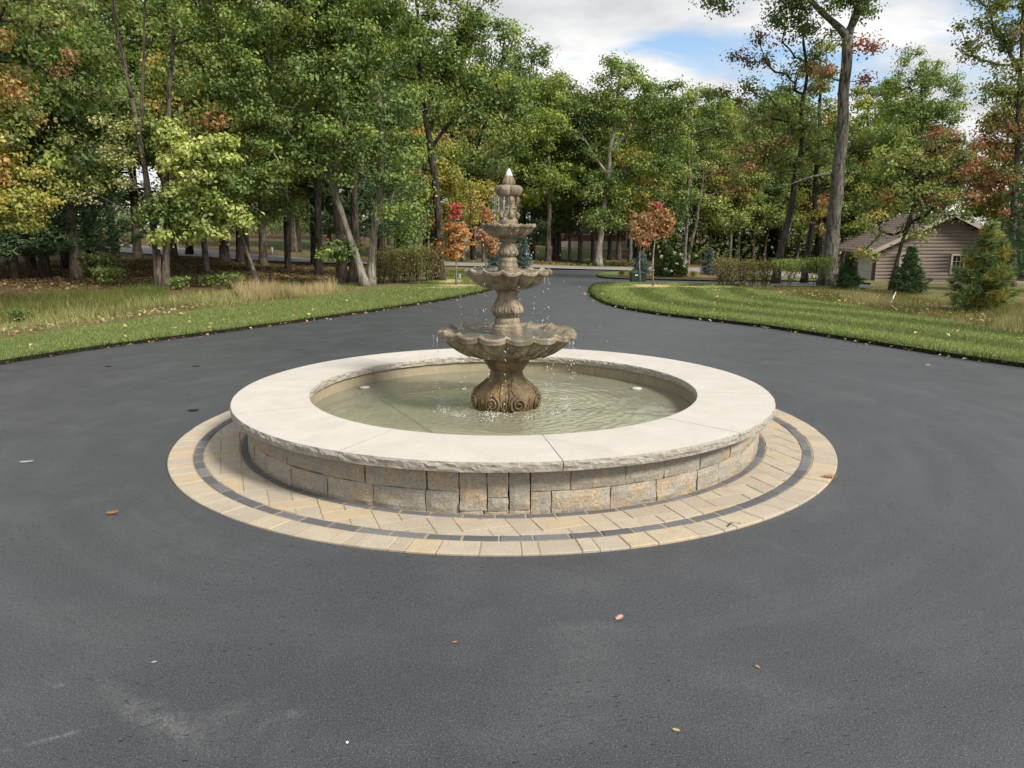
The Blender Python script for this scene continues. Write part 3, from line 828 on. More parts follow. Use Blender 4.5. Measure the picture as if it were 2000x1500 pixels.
def dens(prof, k=4):
    P = np.array([p[:2] for p in prof]); L = len(prof)
    Q = np.vstack([2*P[0]-P[1], P, 2*P[-1]-P[-2]]); outp = []
    for i in range(1, L):
        for j in range(k):
            t = j / k
            p = 0.5*((2*Q[i]) + (-Q[i-1]+Q[i+1])*t + (2*Q[i-1]-5*Q[i]+4*Q[i+1]-Q[i+2])*t*t + (-Q[i-1]+3*Q[i]-3*Q[i+1]+Q[i+2])*t**3)
            outp.append((max(0.002, p[0]), p[1]))
    outp.append(tuple(P[-1])); return outp
# pedestal base with volutes
ped = dens([(0.225, 0.02), (0.234, 0.15), (0.250, 0.20), (0.258, 0.255), (0.240, 0.305), (0.192, 0.350), (0.152, 0.385), (0.132, 0.425), (0.125, 0.455), (0.130, 0.480)], 6)
def fn_ped(k, a, r, z, ex):
    t = math.exp(-((z - 0.27) / 0.075) ** 2)
    s = abs(math.sin(4 * a + PI/4 * 0 + 0.05))
    return r * (1 + 0.020 * t * math.cos(8 * a + PI) + 0.006 * nz3(a * 9, z * 60, 0) * t), z
pedo = rev('pedestal', ped, MAT['cast_wet'], fn_ped, 128)
rev('pedestal_collar', [(0.02, 0.478), (0.139, 0.478), (0.144, 0.488), (0.150, 0.500), (0.162, 0.515), (0.172, 0.530), (0.176, 0.545), (0.170, 0.556), (0.172, 0.566), (0.160, 0.572), (0.02, 0.572)], MAT['cast_wet'])
def surf(prof, z):
    zs = [p[1] for p in prof]; rs = [p[0] for p in prof]
    return float(np.interp(z, zs, rs))
def on(prof, a, z, lift=0.0):
    r = surf(prof, z) + lift; return (r * math.cos(a), r * math.sin(a), z + OZ)
for k in range(8):
    a0 = fr + math.radians(21) + k * PI / 4
    hand = 1 if k % 2 == 0 else -1
    pts = []; rad = []
    for i in range(46):
        t = i / 45; ang = hand * (t * 4.3 * PI) + (PI * 0.5); rr = 0.066 * (1 - 0.86 * t)
        pts.append(on(ped, a0 + rr * math.cos(ang) / 0.265, 0.238 + rr * math.sin(ang), 0.008 + 0.006 * t)); rad.append(0.0125 - 0.005 * t)
    b = MB(); b.tube(pts, rad, 6)
    # the band sweeping from the volute up to the neck
    pts = []; rad = []
    for i in range(22):
        t = i / 21
        pts.append(on(ped, a0 - hand * (0.22 * math.sin(PI * t) - 0.02) * (1 - 0.5 * t), 0.295 + 0.12 * t, 0.006)); rad.append(0.0055 * (1 - 0.6 * t) + 0.002)
    b.tube(pts, rad, 6)
    pts = [on(ped, a0 - hand * (0.31 - 0.10 * t), 0.185 + 0.20 * t, 0.003) for t in np.linspace(0, 1, 14)]
    b.tube(pts, 0.007, 5)
    b.build('volute', MAT['cast_wet'], fount, True)
for k in range(8):
    a0 = fr + k * PI / 4
    b = MB()
    for q in (-1, 0, 1):
        b.tube([on(ped, a0 + q * 0.10 * (1 - 0.6 * t) , 0.195 + 0.11 * t - abs(q) * 0.02, 0.002) for t in np.linspace(0, 1, 10)], [0.002 + 0.005 * math.sin(PI * min(1, t + .15)) for t in np.linspace(0, 1, 10)], 5)
    b.build('carved_leaf', MAT['cast_wet'], fount, True)

def bowl(name, R, z_rim, r_bot, z_bot, lobes, phase, mat, drop, thick, inner_depth, flute=0.035):
    """scalloped bowl: fluted underside, lip that dips at mid lobe, hollow inside."""
    H = z_rim - z_bot; prof = []
    for t in np.linspace(0, 1, 13):          # underside
        r = r_bot + (R - thick * 0.6 - r_bot) * (t ** 0.62); z = z_bot + (H - thick * 1.1) * (t ** 1.45)
        prof.append((r, z, t, 0))
    prof += [(R + thick * 0.10, z_rim - thick * 1.05, 1, 1), (R + thick * 0.35, z_rim - thick * 0.75, 1, 1), (R + thick * 0.1, z_rim - thick * 0.5, 1, 1), (R + thick * 0.40, z_rim - thick * 0.2, 1, 1), (R + thick * 0.15, z_rim + thick * 0.12, 1, 1), (R - thick * 0.5, z_rim + thick * 0.15, 1, 1), (R - thick * 1.8, z_rim - thick * 0.35, 0.8, 1), (R * 0.80, z_rim - thick * 0.9, 0.35, 1), (R * 0.66, z_rim - inner_depth, 0.0, 1), (R * 0.3, z_rim - inner_depth * 1.15, 0, 0), (0.01, z_rim - inner_depth * 1.15, 0, 0)]
    def fn(k, a, r, z, ex):
        t, lip = ex
        L = abs(math.sin(lobes * (a - phase) / 2)); L = L ** 0.55           # 0 at the cusps, 1 mid-lobe
        r2 = r * (1 + (0.050 * (L - 0.75)) * t * (1.0 if lip else t) + (flute * (L - 0.6) * math.sin(PI * min(1, t * 0.9)) if not lip else 0))
        z2 = z - drop * (L - 0.55) * t * (1.0 if lip else t ** 2)
        z2 += 0.0025 * nz3(a * 12, r * 30, 2)
        return r2, z2
    n = lobes * 14
    return rev(name, prof, mat, fn, n)
low = bowl('lower_bowl', 0.515, 0.775, 0.172, 0.570, 16, fr, MAT['cast_bowl'], 0.024, 0.040, 0.055, 0.055)
# raised rims of the shell panels under the lower bowl
for k in range(16):
    ac = fr + (k + 0.5) * PI / 8
    b = MB(); pts = []
    for i in range(25):
        q = 2*PI*i/24; t = 0.52 + 0.24 * math.sin(q); da = 0.118 * math.cos(q) * (0.75 + 0.3 * (t - .3))
        r = 0.172 + (0.495 - 0.172) * (t ** 0.62); z = 0.570 + (0.205 - 0.037) * (t ** 1.45)
        L = abs(math.sin(8 * (ac + da - fr))) ** 0.55
        r *= 1 + 0.05 * (L - .75) * t * t + 0.055 * (L - .6) * math.sin(PI * t * .9)
        z -= 0.024 * (L - .55) * t ** 3
        pts.append(((r + .003) * math.cos(ac + da), (r + .003) * math.sin(ac + da), z + OZ - .003))
    b.tube(pts, 0.0045, 5, False); b.build('shell_panel_rim', MAT['cast_bowl'], fount, True)
def vase(name, prof, mat, lobes, zc, zw, amp, volutes=True):
    P = dens(prof, 5)
    def fn(k, a, r, z, ex):
        t = math.exp(-((z - zc) / zw) ** 2)
        return r * (1 + amp * t * (abs(math.sin(lobes * a / 2)) ** 0.6 - 0.6) + amp * .25 * t * math.cos(lobes * 3 * a)), z
    o = rev(name, P, mat, fn, lobes * 14)
    if volutes:
        for k in range(lobes):
            a0 = fr + (k + .5) * 2*PI/lobes; hand = 1 if k % 2 else -1; pts = []; rad = []
            Pm = surf(P, zc - zw * .35)
            for i in range(26):
                t = i / 25; ang = hand * t * 3.2 * PI + PI/2; rr = zw * 0.42 * (1 - .85 * t)
                pts.append(on(P, a0 + rr * math.cos(ang) / Pm, zc - zw * .35 + rr * math.sin(ang), 0.003)); rad.append(0.0042 - 0.0018 * t)
            b = MB(); b.tube(pts, rad, 5)
            b.tube([on(P, a0 + .25*hand*math.sin(3*t)*2/lobes, zc + zw * (.1 + 1.6 * t), 0.001) for t in np.linspace(0, 1, 10)], [0.0045 * (1 - .6 * t) for t in np.linspace(0, 1, 10)], 5)
            b.build('carved_scroll', mat, fount, True)
    return o
vase('lower_column', [(0.118, 0.700), (0.118, 0.782), (0.113, 0.796), (0.112, 0.812), (0.098, 0.822), (0.099, 0.845), (0.094, 0.862), (0.085, 0.870), (0.098, 0.888), (0.117, 0.920), (0.112, 0.952), (0.090, 0.990), (0.076, 1.026), (0.079, 1.050), (0.090, 1.062), (0.093, 1.076), (0.086, 1.086)], MAT['cast'], 10, 0.925, 0.052, 0.13)
bowl('middle_bowl', 0.326, 1.232, 0.088, 1.082, 14, fr - 0.12, MAT['cast_bowl'], 0.026, 0.023, 0.035, 0.08)
vase('middle_column', [(0.076, 1.200), (0.077, 1.262), (0.072, 1.270), (0.069, 1.285), (0.070, 1.305), (0.060, 1.320), (0.059, 1.328), (0.068, 1.338), (0.074, 1.356), (0.066, 1.385), (0.052, 1.418), (0.052, 1.430), (0.063, 1.445), (0.068, 1.458), (0.062, 1.470)], MAT['cast'], 9, 1.358, 0.032, 0.13)
bowl('upper_bowl', 0.203, 1.566, 0.064, 1.464, 14, fr + 0.05, MAT['cast'], 0.014, 0.016, 0.022, 0.08)
# top column with brackets
rev('top_column', dens([(0.071, 1.550), (0.071, 1.590), (0.066, 1.602), (0.058, 1.612), (0.053, 1.622), (0.051, 1.672), (0.057, 1.682), (0.053, 1.692), (0.048, 1.702), (0.050, 1.745), (0.058, 1.772)], 3), MAT['cast'])
for k in range(5):
    a = fr + 0.35 + k * 2*PI/5; b = MB()
    ca, sa = math.cos(a), math.sin(a)
    pr = [(0.046, 1.612), (0.066, 1.618), (0.072, 1.634), (0.064, 1.648), (0.052, 1.652), (0.048, 1.668), (0.050, 1.690), (0.054, 1.715), (0.066, 1.735), (0.064, 1.755), (0.052, 1.765)]
    b.tube([(r*ca, r*sa, z + OZ) for r, z in pr], [0.015, 0.019, 0.018, 0.015, 0.013, 0.013, 0.013, 0.016, 0.019, 0.018, 0.013], 7)
    b.build('bracket', MAT['cast'], fount, True)
def fn_lobe(n, amp, ph):
    def f(k, a, r, z, ex): return r * (1 - amp + amp * abs(math.sin(n * (a - ph) / 2)) ** 0.5 * 1.25), z
    return f
rev('finial_cushion', dens([(0.030, 1.758), (0.062, 1.764), (0.086, 1.780), (0.098, 1.805), (0.096, 1.828), (0.078, 1.845), (0.040, 1.850)], 5), MAT['cast'], fn_lobe(6, 0.26, fr + 0.12), 96)
rev('finial_bud', dens([(0.036, 1.840), (0.045, 1.850), (0.049, 1.866), (0.044, 1.888), (0.032, 1.908), (0.022, 1.918), (0.004, 1.920)], 5), MAT['cast'], fn_lobe(8, 0.12, fr), 96)

# water in the bowls, jet, curtains of drops
MAT['bowl_water'] = make_water('bowl_water', (0.80, 0.82, 0.76), 0.30, (0.40, 0.39, 0.33), 60, 0.8)
def bowl_water(R, z, seed):
    V = [(0, 0, z)]; Fc = []; nr, na = 26, 72
    for i in range(1, nr + 1):
        for j in range(na):
            a = 2*PI*j/na; r = R*i/nr; x, y = r*math.cos(a), r*math.sin(a)
            V.append((x, y, z + OZ + 0.004 * nz3(x*28, y*28, seed) + 0.003 * nz3(x*60, y*60, seed + 3)))
    V[0] = (0, 0, z + OZ)
    for j in range(na): Fc.append((0, 1+j, 1+(j+1) % na))
    for i in range(nr-1):
        for j in range(na):
            k = (j+1) % na; Fc.append((1+i*na+j, 1+(i+1)*na+j, 1+(i+1)*na+k, 1+i*na+k))
    obj('bowl_water', mesh('bowl_water', V, Fc, True), MAT['bowl_water'], fount)
bowl_water(0.425, 0.745, 1.0); bowl_water(0.275, 1.212, 2.0); bowl_water(0.170, 1.553, 3.0)
def make_drop():
    m = M('falling_water')
    b = m.t.nodes.new('ShaderNodeBsdfPrincipled')
    b.inputs['Base Color'].default_value = (0.93, 0.95, 0.96, 1); b.inputs['Roughness'].default_value = 0.12
    b.inputs['Transmission Weight'].default_value = 0.2; b.inputs['IOR'].default_value = 1.33
    m.t.links.new(b.outputs[0], m.o.inputs['Surface']); return m.m
MAT['drop'] = make_drop()
def octa(c, r, h):
    x, y, z = c
    return [(x+r, y, z), (x, y+r, z), (x-r, y, z), (x, y-r, z), (x, y, z+h), (x, y, z-h)], [(0,1,4),(1,2,4),(2,3,4),(3,0,4),(1,0,5),(2,1,5),(3,2,5),(0,3,5)]
jet = MB()
for t, r in ((0, .022), ):
    pass
V, Fc = [], []
prj = [(0.026, 1.905), (0.024, 1.922), (0.018, 1.938), (0.014, 1.952), (0.008, 1.962), (0.001, 1.966)]
def fn_jet(k, a, r, z, ex): return r * (1 + 0.3 * nz3(math.cos(a) * 2, math.sin(a) * 2, z * 60)), z + 0.006 * nz3(math.cos(a) * 3, math.sin(a) * 3, 4)
rev('water_jet', prj, MAT['drop'], fn_jet, 18)
drops = MB()
def stream(x, y, z0, z1, n, spread, size=(0.0022, 0.0042)):
    for i in range(n):
        t = random.random() ** 0.9; s = spread * (0.25 + t); r = random.uniform(*size)
        v, f = octa((x + random.gauss(0, s), y + random.gauss(0, s), z0 + (z1 - z0) * t), r, r * random.uniform(1.0, 2.6)); drops.add(v, f)
def thread(x, y, z0, z1):
    n = 9; pts = [(x + 0.004 * nz3(i, x * 40, 1), y + 0.004 * nz3(i, y * 40, 2), z0 + (z1 - z0) * i / n) for i in range(n + 1)]
    drops.tube(pts, [0.0019 * (1 - 0.7 * i / n) for i in range(n + 1)], 5)
for a in [fr - 1.45, fr - 1.15, fr - 0.55, fr + 0.02, fr - 0.18, fr + 0.62, fr + 1.15, fr + 1.35, fr + 1.6, fr - 1.8, fr + 2.3, fr + 3.0]:
    x, y = 0.535 * math.cos(a), 0.535 * math.sin(a)
    stream(x, y, 0.73, Z_WATER, 11, 0.012)
    if abs(math.sin(a - fr)) > .8: thread(x, y, 0.745, 0.745 - random.uniform(.04, .13))
for a in [fr - 1.2, fr - 1.32, fr - 0.4, fr + 0.35, fr + 1.1, fr + 1.5, fr + 2.4, fr - 2.4]:
    x, y = 0.34 * math.cos(a), 0.34 * math.sin(a)
    stream(x, y, 1.20, 0.75, 9, 0.010, (.0018, .0034))
    if abs(math.sin(a - fr)) > .8: thread(x, y, 1.205, 1.205 - random.uniform(.02, .08))
for a in [fr - 1.5, fr - .8, fr + .3, fr + 1.0, fr + 1.4, fr + 2.8]:
    x, y = 0.212 * math.cos(a), 0.212 * math.sin(a); stream(x, y, 1.55, 1.22, 12, 0.009, (.0015, .003))
for a in [fr - 1.3, fr - .9, fr - .5, fr + .1, fr + .6, fr + 1.0, fr + 1.5]:
    x, y = 0.085 * math.cos(a), 0.085 * math.sin(a); stream(x, y, 1.77, 1.57, 14, 0.006, (.0013, .0026)); thread(x * .8, y * .8, 1.76, 1.66)
for _ in range(90):
    x, y = random.gauss(0, .42), random.gauss(0, .42); z = random.uniform(.25, 1.5)
    r = random.uniform(.0012, .0028); v, f = octa((x, y, z), r, r * 1.6); drops.add(v, f)
for ix, iy in imp:
    for _ in range(26):
        v, f = octa((ix + random.gauss(0, .03), iy + random.gauss(0, .03), Z_WATER + abs(random.gauss(0, .02))), random.uniform(.0015, .004), random.uniform(.002, .006)); drops.add(v, f)
for _ in range(60):
    v, f = octa((-0.06 + random.gauss(0, .05), -0.36 + random.gauss(0, .025), Z_WATER + abs(random.gauss(0, .018))), random.uniform(.002, .005), random.uniform(.002, .006)); drops.add(v, f)
dr = drops.build('water_drops', MAT['drop'])
tag(dr, 'white drops and threads of water falling from the fountain bowls', 'water drops', None, 'stuff')

# ------------------------------------------------------------------ foliage tools
def unit(v): return v / (np.linalg.norm(v, axis=-1, keepdims=True) + 1e-9)
def leaf_cloud(P, size, col, aspect=0.62, droop=0.35, up=0.75, fold=0.12, out=None):
    """one bent quad per leaf."""
    n = len(P)
    nrm = unit(RNG.normal(size=(n, 3)) * 0.75 + np.array([0, 0, up])) if out is None else unit(RNG.normal(size=(n, 3)) * 0.42 + np.array([0, 0, 0.35]) + out * 0.85)
    t = RNG.normal(size=(n, 3)); t[:, 2] -= droop
    t = unit(t - (t * nrm).sum(1, keepdims=True) * nrm); b = np.cross(nrm, t)
    s = (size * RNG.uniform(0.7, 1.25, n))[:, None]
    base = P - t * s * 0.5; tip = P + t * s * 0.5 - nrm * s * 0.08
    L = P + b * s * aspect * 0.5 + nrm * s * fold; Rr = P - b * s * aspect * 0.5 + nrm * s * fold
    V = np.stack([base, Rr, tip, L], 1).reshape(-1, 3)
    C = np.repeat(col, 4, axis=0)
    return V, np.arange(4 * n), C
def build_leaves(name, P, size, col, mat, parent, **kw):
    V, L, C = leaf_cloud(P, size, col, **kw)
    o = obj(name, fast_mesh(name, V, L, 4, C), mat, parent)
    return o
def pick(pal, n):
    pal = np.array(pal, float); w = pal[:, 3] / pal[:, 3].sum()
    k = RNG.choice(len(pal), n, p=w)
    return pal[k, :3]
OAK = [(0.153, 0.234, 0.06, 4), (0.232, 0.311, 0.076, 4), (0.341, 0.394, 0.093, 2), (0.119, 0.19, 0.07, 2)]
OAKD = [(0.099, 0.162, 0.05, 4), (0.154, 0.218, 0.06, 4), (0.233, 0.265, 0.07, 1.5)]
YEL = [(0.47, 0.52, 0.15, 4), (0.36, 0.43, 0.12, 4), (0.58, 0.58, 0.26, 2.5), (0.20, 0.28, 0.07, 1.2)]
MAPLE = [(0.47, 0.414, 0.105, 4), (0.336, 0.38, 0.09, 4), (0.515, 0.299, 0.09, 2), (0.179, 0.253, 0.053, 2)]
MAPLEO = [(0.52, 0.36, 0.14, 4), (0.48, 0.24, 0.10, 2), (0.46, 0.42, 0.13, 3), (0.26, 0.28, 0.08, 2)]
ORANGE = [(0.56, 0.29, 0.1, 4), (0.6, 0.38, 0.15, 3), (0.5, 0.2, 0.09, 2)]
RUST = [(0.48, 0.25, 0.125, 4), (0.52, 0.31, 0.16, 3), (0.42, 0.15, 0.085, 2), (0.36, 0.25, 0.12, 2)]
RED = [(0.414, 0.065, 0.058, 4), (0.468, 0.13, 0.078, 2)]
PALE = [(0.552, 0.528, 0.264, 3), (0.36, 0.384, 0.12, 3), (0.18, 0.228, 0.06, 2)]
TURN = [(0.15, 0.211, 0.064, 4), (0.261, 0.301, 0.085, 3), (0.481, 0.321, 0.121, 0.8), (0.401, 0.15, 0.109, 0.5)]
TURNRED = [(0.109, 0.132, 0.039, 3), (0.186, 0.186, 0.054, 3), (0.341, 0.139, 0.078, 2.5), (0.388, 0.085, 0.07, 1.5)]
GOLD = [(0.468, 0.439, 0.094, 3), (0.39, 0.276, 0.078, 3), (0.221, 0.309, 0.062, 3)]
FRESH = [(0.198, 0.283, 0.071, 4), (0.288, 0.357, 0.091, 3), (0.127, 0.195, 0.06, 3)]

def grow_tree(root, trunks, blobs, leaf=0.13, clump_r=0.42, per=110, cover=0.9, bark='bark_grey', twig=0.011, sides=10, reach=0.33, leafname='crown', bare=False):
    """trunks: list of polylines [(x,y,z,r)]; blobs: (cx,cy,cz, rx,ry,rz, palette[, density])"""
    nodes = []; par = []; fixed = []
    tb = MB()
    for pl in trunks:
        pl = np.array(pl, float)
        d = np.concatenate([[0], np.cumsum(np.linalg.norm(np.diff(pl[:, :3], axis=0), axis=1))])
        s = np.linspace(0, d[-1], max(6, int(d[-1] / 0.28)))
        # smooth resample
        q = np.column_stack([np.interp(s, d, pl[:, k]) for k in range(4)])
        for _ in range(2): q[1:-1] = (q[:-2] + 2 * q[1:-1] + q[2:]) / 4
        wob = np.array([[noise.noise((v * 0.9, root.location.x, 1)), noise.noise((v * 0.9, root.location.y, 7)), 0] for v in s])
        q[:, :3] += wob * 0.10 * np.clip(s / 2, 0, 1)[:, None]
        rad = q[:, 3].copy(); hgt = s
        rad *= 1 + 0.38 * np.exp(-hgt / (1.6 * rad[0] + 0.05))
        tb.tube(q[:, :3], rad, sides)
        start = len(nodes)
        for i in range(len(q)):
            nodes.append(q[i, :3]); par.append(start + i - 1 if i else -1); fixed.append(i > len(q) * reach)
    ntr = len(nodes)
    N = np.array(nodes); ok = np.array(fixed)
    clumps = []; cpal = []
    for bl in blobs:
        c, r, pal = np.array(bl[:3]), np.array(bl[3:6]), bl[6]; dn = bl[7] if len(bl) > 7 else 1.0
        A = 4 * PI * ((r[0]*r[1])**1.6 + (r[0]*r[2])**1.6 + (r[1]*r[2])**1.6) ** (1/1.6) / 3 ** (1/1.6)
        k = max(3, int(A * cover * dn / (PI * clump_r ** 2)))
        u = unit(RNG.normal(size=(k, 3))); rr = RNG.uniform(0.35, 1.0, k) ** 0.6
        P = c + u * r * rr[:, None] * (1 + 0.18 * RNG.normal(size=(k, 1)))
        clumps.append(P); cpal += [pal] * k
    Cc = np.vstack(clumps)
    d0 = np.min(np.linalg.norm(Cc[:, None, :] - N[None, ok][:, ::2], axis=2), axis=1)
    order = np.argsort(d0)
    cap = len(N) + len(Cc) * 6 + 10
    NN = np.zeros((cap, 3)); NN[:len(N)] = N; OK = np.zeros(cap, bool); OK[:len(N)] = ok; cnt = len(N)
    PAR = np.full(cap, -1); PAR[:len(N)] = par
    lines = []
    for ci in order:
        c = Cc[ci]; act = NN[:cnt]
        v = c - act; dist = np.linalg.norm(v, axis=1)
        cost = dist + 1.3 * np.clip(act[:, 2] - c[2] + 0.25 * dist, 0, None) + np.where(OK[:cnt], 0, 1e6) + 0.15 * (np.arange(cnt) < ntr) * 0
        s = int(np.argmin(cost)); a = act[s]; L = dist[s]
        k = int(np.clip(L / 0.35, 2, 6))
        mid = (a + c) / 2 + np.array([0, 0, -0.10 * L]) + RNG.normal(size=3) * 0.08 * L
        prev = s; ids = [s]
        for j in range(1, k + 1):
            t = j / k; p = (1-t)**2 * a + 2*t*(1-t) * mid + t*t * c
            if j < k: p = p + RNG.normal(size=3) * 0.03 * L
            NN[cnt] = p; PAR[cnt] = prev; OK[cnt] = True; ids.append(cnt); prev = cnt; cnt += 1
        lines.append(ids)
    W = np.zeros(cnt)
    for ids in lines: W[ids[-1]] += 1
    for i in range(cnt - 1, ntr - 1, -1):
        if PAR[i] >= 0: W[PAR[i]] += W[i]
    for ids in lines:
        rad = np.array([twig * max(1, W[i]) ** 0.5 for i in ids]); rad[0] = rad[1] * 1.15
        rad = np.minimum(rad, 0.16)
        V, Fc = tube(NN[ids], rad, 6 if rad[1] > 0.03 else 4, False); tb.add(V, Fc)
    tb.build('trunk', MAT[bark], root, True)
    if bare: return
    Ps = []; cols = []; outs = []
    for c, pal in zip(Cc, cpal):
        k = RNG.poisson(per)
        g = RNG.normal(size=(k, 3)) * 0.43
        Ps.append(c + g * clump_r * RNG.uniform(.75, 1.2) * np.array([1.1, 1.1, 0.72]))
        outs.append(unit(g))
        pc = pick(pal, k); base = pick(pal, 1)
        cols.append((pc * 0.35 + base * 0.65) * RNG.uniform(0.8, 1.22) * RNG.uniform(0.88, 1.12, (k, 1)))
    build_leaves(leafname, np.vstack(Ps), leaf, np.vstack(cols), MAT['leaf'], root, out=np.vstack(outs))

NLEAF = 1.0
def tree_px(name, label, base, trunks, blobs, group=None, Y=None, cat='tree', **kw):
    """base: ground pixel; trunks in (px, py, width px); blobs in (px, py, rx, ry, palette[, density[, dy metres]])"""
    g = G(*base) if Y is None else at(base[0], base[1], Y)
    Y = g[1]; z0 = ground_z(g[0], g[1]) - 0.05
    root = empty(name, (g[0], g[1], z0)); tag(root, label, cat, group)
    m = mpp(Y); T = []
    for tr in trunks:
        pl = []
        for i, q in enumerate(tr):
            dy = q[3] if len(q) > 3 else 0
            p = at(q[0], q[1], Y + dy); pl.append((p[0]-g[0], p[1]-g[1], max(p[2]-z0, -0.1 if i == 0 else 0.05), q[2] * (0.33 if q[2] > 8 else 0.42) * m))
        T.append(pl)
    B = []
    for bl in blobs:
        dy = bl[6] if len(bl) > 6 else 0.0
        p = at(bl[0], bl[1], Y + dy); mm = mpp(Y + dy)
        rx, rz = bl[2] * mm, bl[3] * mm
        B.append((p[0]-g[0], p[1]-g[1], p[2]-z0, rx, 0.8 * (rx + rz) / 2, rz, bl[4], bl[5] if len(bl) > 5 else 1.0))
    grow_tree(root, T, B, **kw)
    return root

# ------------------------------------------------------------------ near trees, left
tree_px('maple_tree', 'yellow and orange maple reaching in at the left edge', (-70, 600), [[(-70, 600, 26), (-60, 450, 22), (-40, 300, 17), (-20, 150, 12), (0, 0, 7)]],
        [(30, 395, 75, 45, MAPLE), (60, 380, 70, 35, MAPLE), (15, 300, 60, 55, MAPLEO), (-5, 180, 60, 50, MAPLEO), (-60, 330, 90, 70, MAPLE), (-70, 120, 110, 80, MAPLEO), (20, 235, 45, 45, TURN), (60, 20, 90, 45, TURN, .8), (-100, 430, 90, 40, MAPLE), (30, 440, 40, 18, MAPLE, .7)],
        Y=8.6, leaf=0.076, clump_r=0.27, per=120, cover=1.00, bark='bark_brown')
tree_px('small_maple', 'small yellow-green tree with a leaning trunk on the left verge', (503, 560), [[(503, 560, 13), (488, 500, 11), (470, 462, 9), (450, 400, 7), (420, 330, 5), (390, 270, 3)]],
        [(352, 285, 52, 36, YEL, 1.15, -1.3), (425, 300, 55, 34, YEL, 1.15, -1.3), (330, 262, 35, 20, YEL, 1.15, -1.3), (385, 350, 70, 30, YEL, 1.15, -1.3), (440, 370, 45, 30, FRESH, 1.15, -1.3), (330, 405, 48, 26, FRESH, 1.15, -1.3), (420, 405, 48, 22, YEL, 1.15, -1.3), (400, 445, 62, 20, YEL, 1.15, -1.3), (335, 455, 50, 15, YEL, 1.15, -1.3), (455, 430, 28, 25, YEL, 1.15, -1.3), (310, 425, 30, 12, FRESH, 1.15, -1.3)],
        leaf=0.12, clump_r=0.27, per=87, cover=1.00, bark='bark_grey', reach=0.45)
tree_px('twin_stem_tree', 'tall grey twin-stemmed tree with bare pale branches and few leaves', (316, 566),
        [[(312, 566, 27), (306, 500, 22), (298, 420, 19), (286, 340, 16), (272, 270, 13), (258, 190, 11), (240, 110, 8), (222, 30, 6), (205, -60, 4)],
         [(322, 566, 24), (325, 490, 19), (326, 400, 17), (327, 300, 15), (330, 200, 14), (336, 100, 12), (345, 0, 10), (352, -120, 7), (356, -220, 4)],
         [(272, 270, 9), (278, 180, 7), (282, 90, 5), (284, -10, 3)], [(258, 190, 8), (230, 90, 5), (224, 0, 4), (220, -60, 2)], [(306, 480, 5), (262, 425, 3.5), (215, 390, 2.5), (165, 372, 1.5)], [(298, 440, 4), (268, 380, 3), (255, 320, 2)]],
        [(215, 330, 70, 40, PALE, .55), (190, 240, 75, 50, PALE, .35), (245, 270, 50, 60, PALE, .35), (150, 380, 50, 25, PALE, .4), (380, 40, 75, 60, OAK), (330, -90, 120, 80, OAK), (400, -150, 100, 70, OAK), (180, 130, 90, 60, TURN, .30), (210, -60, 90, 60, TURN, .5), (360, 150, 45, 35, OAK, .7)],
        leaf=0.083, clump_r=0.36, per=87, cover=1.00, bark='bark_brown', twig=0.009, reach=0.25)
tree_px('leaning_oak', 'oak with a pale trunk leaning left out of the clump beside the hedge', (712, 561),
        [[(714, 561, 26), (696, 500, 20), (672, 430, 18), (640, 340, 17), (612, 270, 16), (585, 190, 13), (570, 90, 10), (560, -40, 6)]],
        [(605, 265, 62, 45, OAK, 1.0, -.7), (560, 320, 72, 40, OAK, 1.0, -.7), (650, 320, 55, 38, OAK, 1.0, -.7), (500, 345, 60, 30, OAK, 1.0, -.7), (640, 210, 60, 40, OAK, 1.0, -.7), (520, 250, 70, 42, OAK, 1.0, -.7), (470, 405, 45, 30, OAK, .8), (560, 400, 42, 25, OAKD, .6), (560, 120, 100, 60, OAK, 1.0, -.7), (470, 170, 80, 50, OAK, 1.0, -.7), (600, 20, 110, 60, OAK, 1.0, -.7), (480, 30, 110, 70, OAK, 1.0, -.7), (540, -90, 170, 70, OAK, 1.0, -.7), (665, 250, 60, 45, OAK, 1.0, -1.0), (690, 150, 70, 60, OAK, 1.0, -1.0)],
        leaf=0.098, clump_r=0.40, per=166, cover=0.80, bark='bark_pale')
tree_px('forked_oak', 'oak with a pale upright trunk right of the leaning one', (724, 560),
        [[(724, 560, 27), (727, 500, 23), (733, 440, 21), (740, 380, 19), (746, 290, 16), (742, 190, 13), (735, 80, 9), (730, -60, 5)]],
        [(775, 330, 58, 40, OAK, 1.0, -.7), (715, 300, 55, 42, OAK, 1.0, -.7), (812, 345, 34, 32, OAK, .7), (760, 400, 50, 26, OAK, 1.0, -.7), (790, 455, 36, 20, OAK, .8), (700, 200, 75, 50, OAK, 1.0, -.7), (780, 220, 65, 50, OAK, 1.0, -.7), (720, 90, 90, 60, OAK, 1.0, -.7), (650, 100, 60, 50, OAK, 1.0, -.7), (730, -20, 120, 60, OAK, 1.0, -.7), (700, -120, 150, 60, OAK, 1.0, -.7)],
        leaf=0.098, clump_r=0.40, per=166, cover=0.80, bark='bark_pale')
tree_px('double_oak', 'broad pale double trunk standing left of the leaning oak', (680, 554),
        [[(668, 555, 32), (664, 480, 25), (657, 400, 22), (655, 300, 19), (650, 150, 14), (648, -40, 7)], [(690, 554, 30), (694, 480, 24), (692, 400, 20), (694, 250, 16), (700, 100, 10)]],
        [(668, 492, 36, 14, FRESH, .9, -1.2), (680, 480, 28, 11, FRESH, .9, -1.2), (660, 40, 120, 60, OAKD, 1.0, -.7), (620, 130, 80, 50, OAKD, 1.0, -.7), (700, -80, 130, 60, OAKD, 1.0, -.7)],
        leaf=0.094, clump_r=0.36, per=192, cover=0.80, bark='bark_brown', reach=0.12)
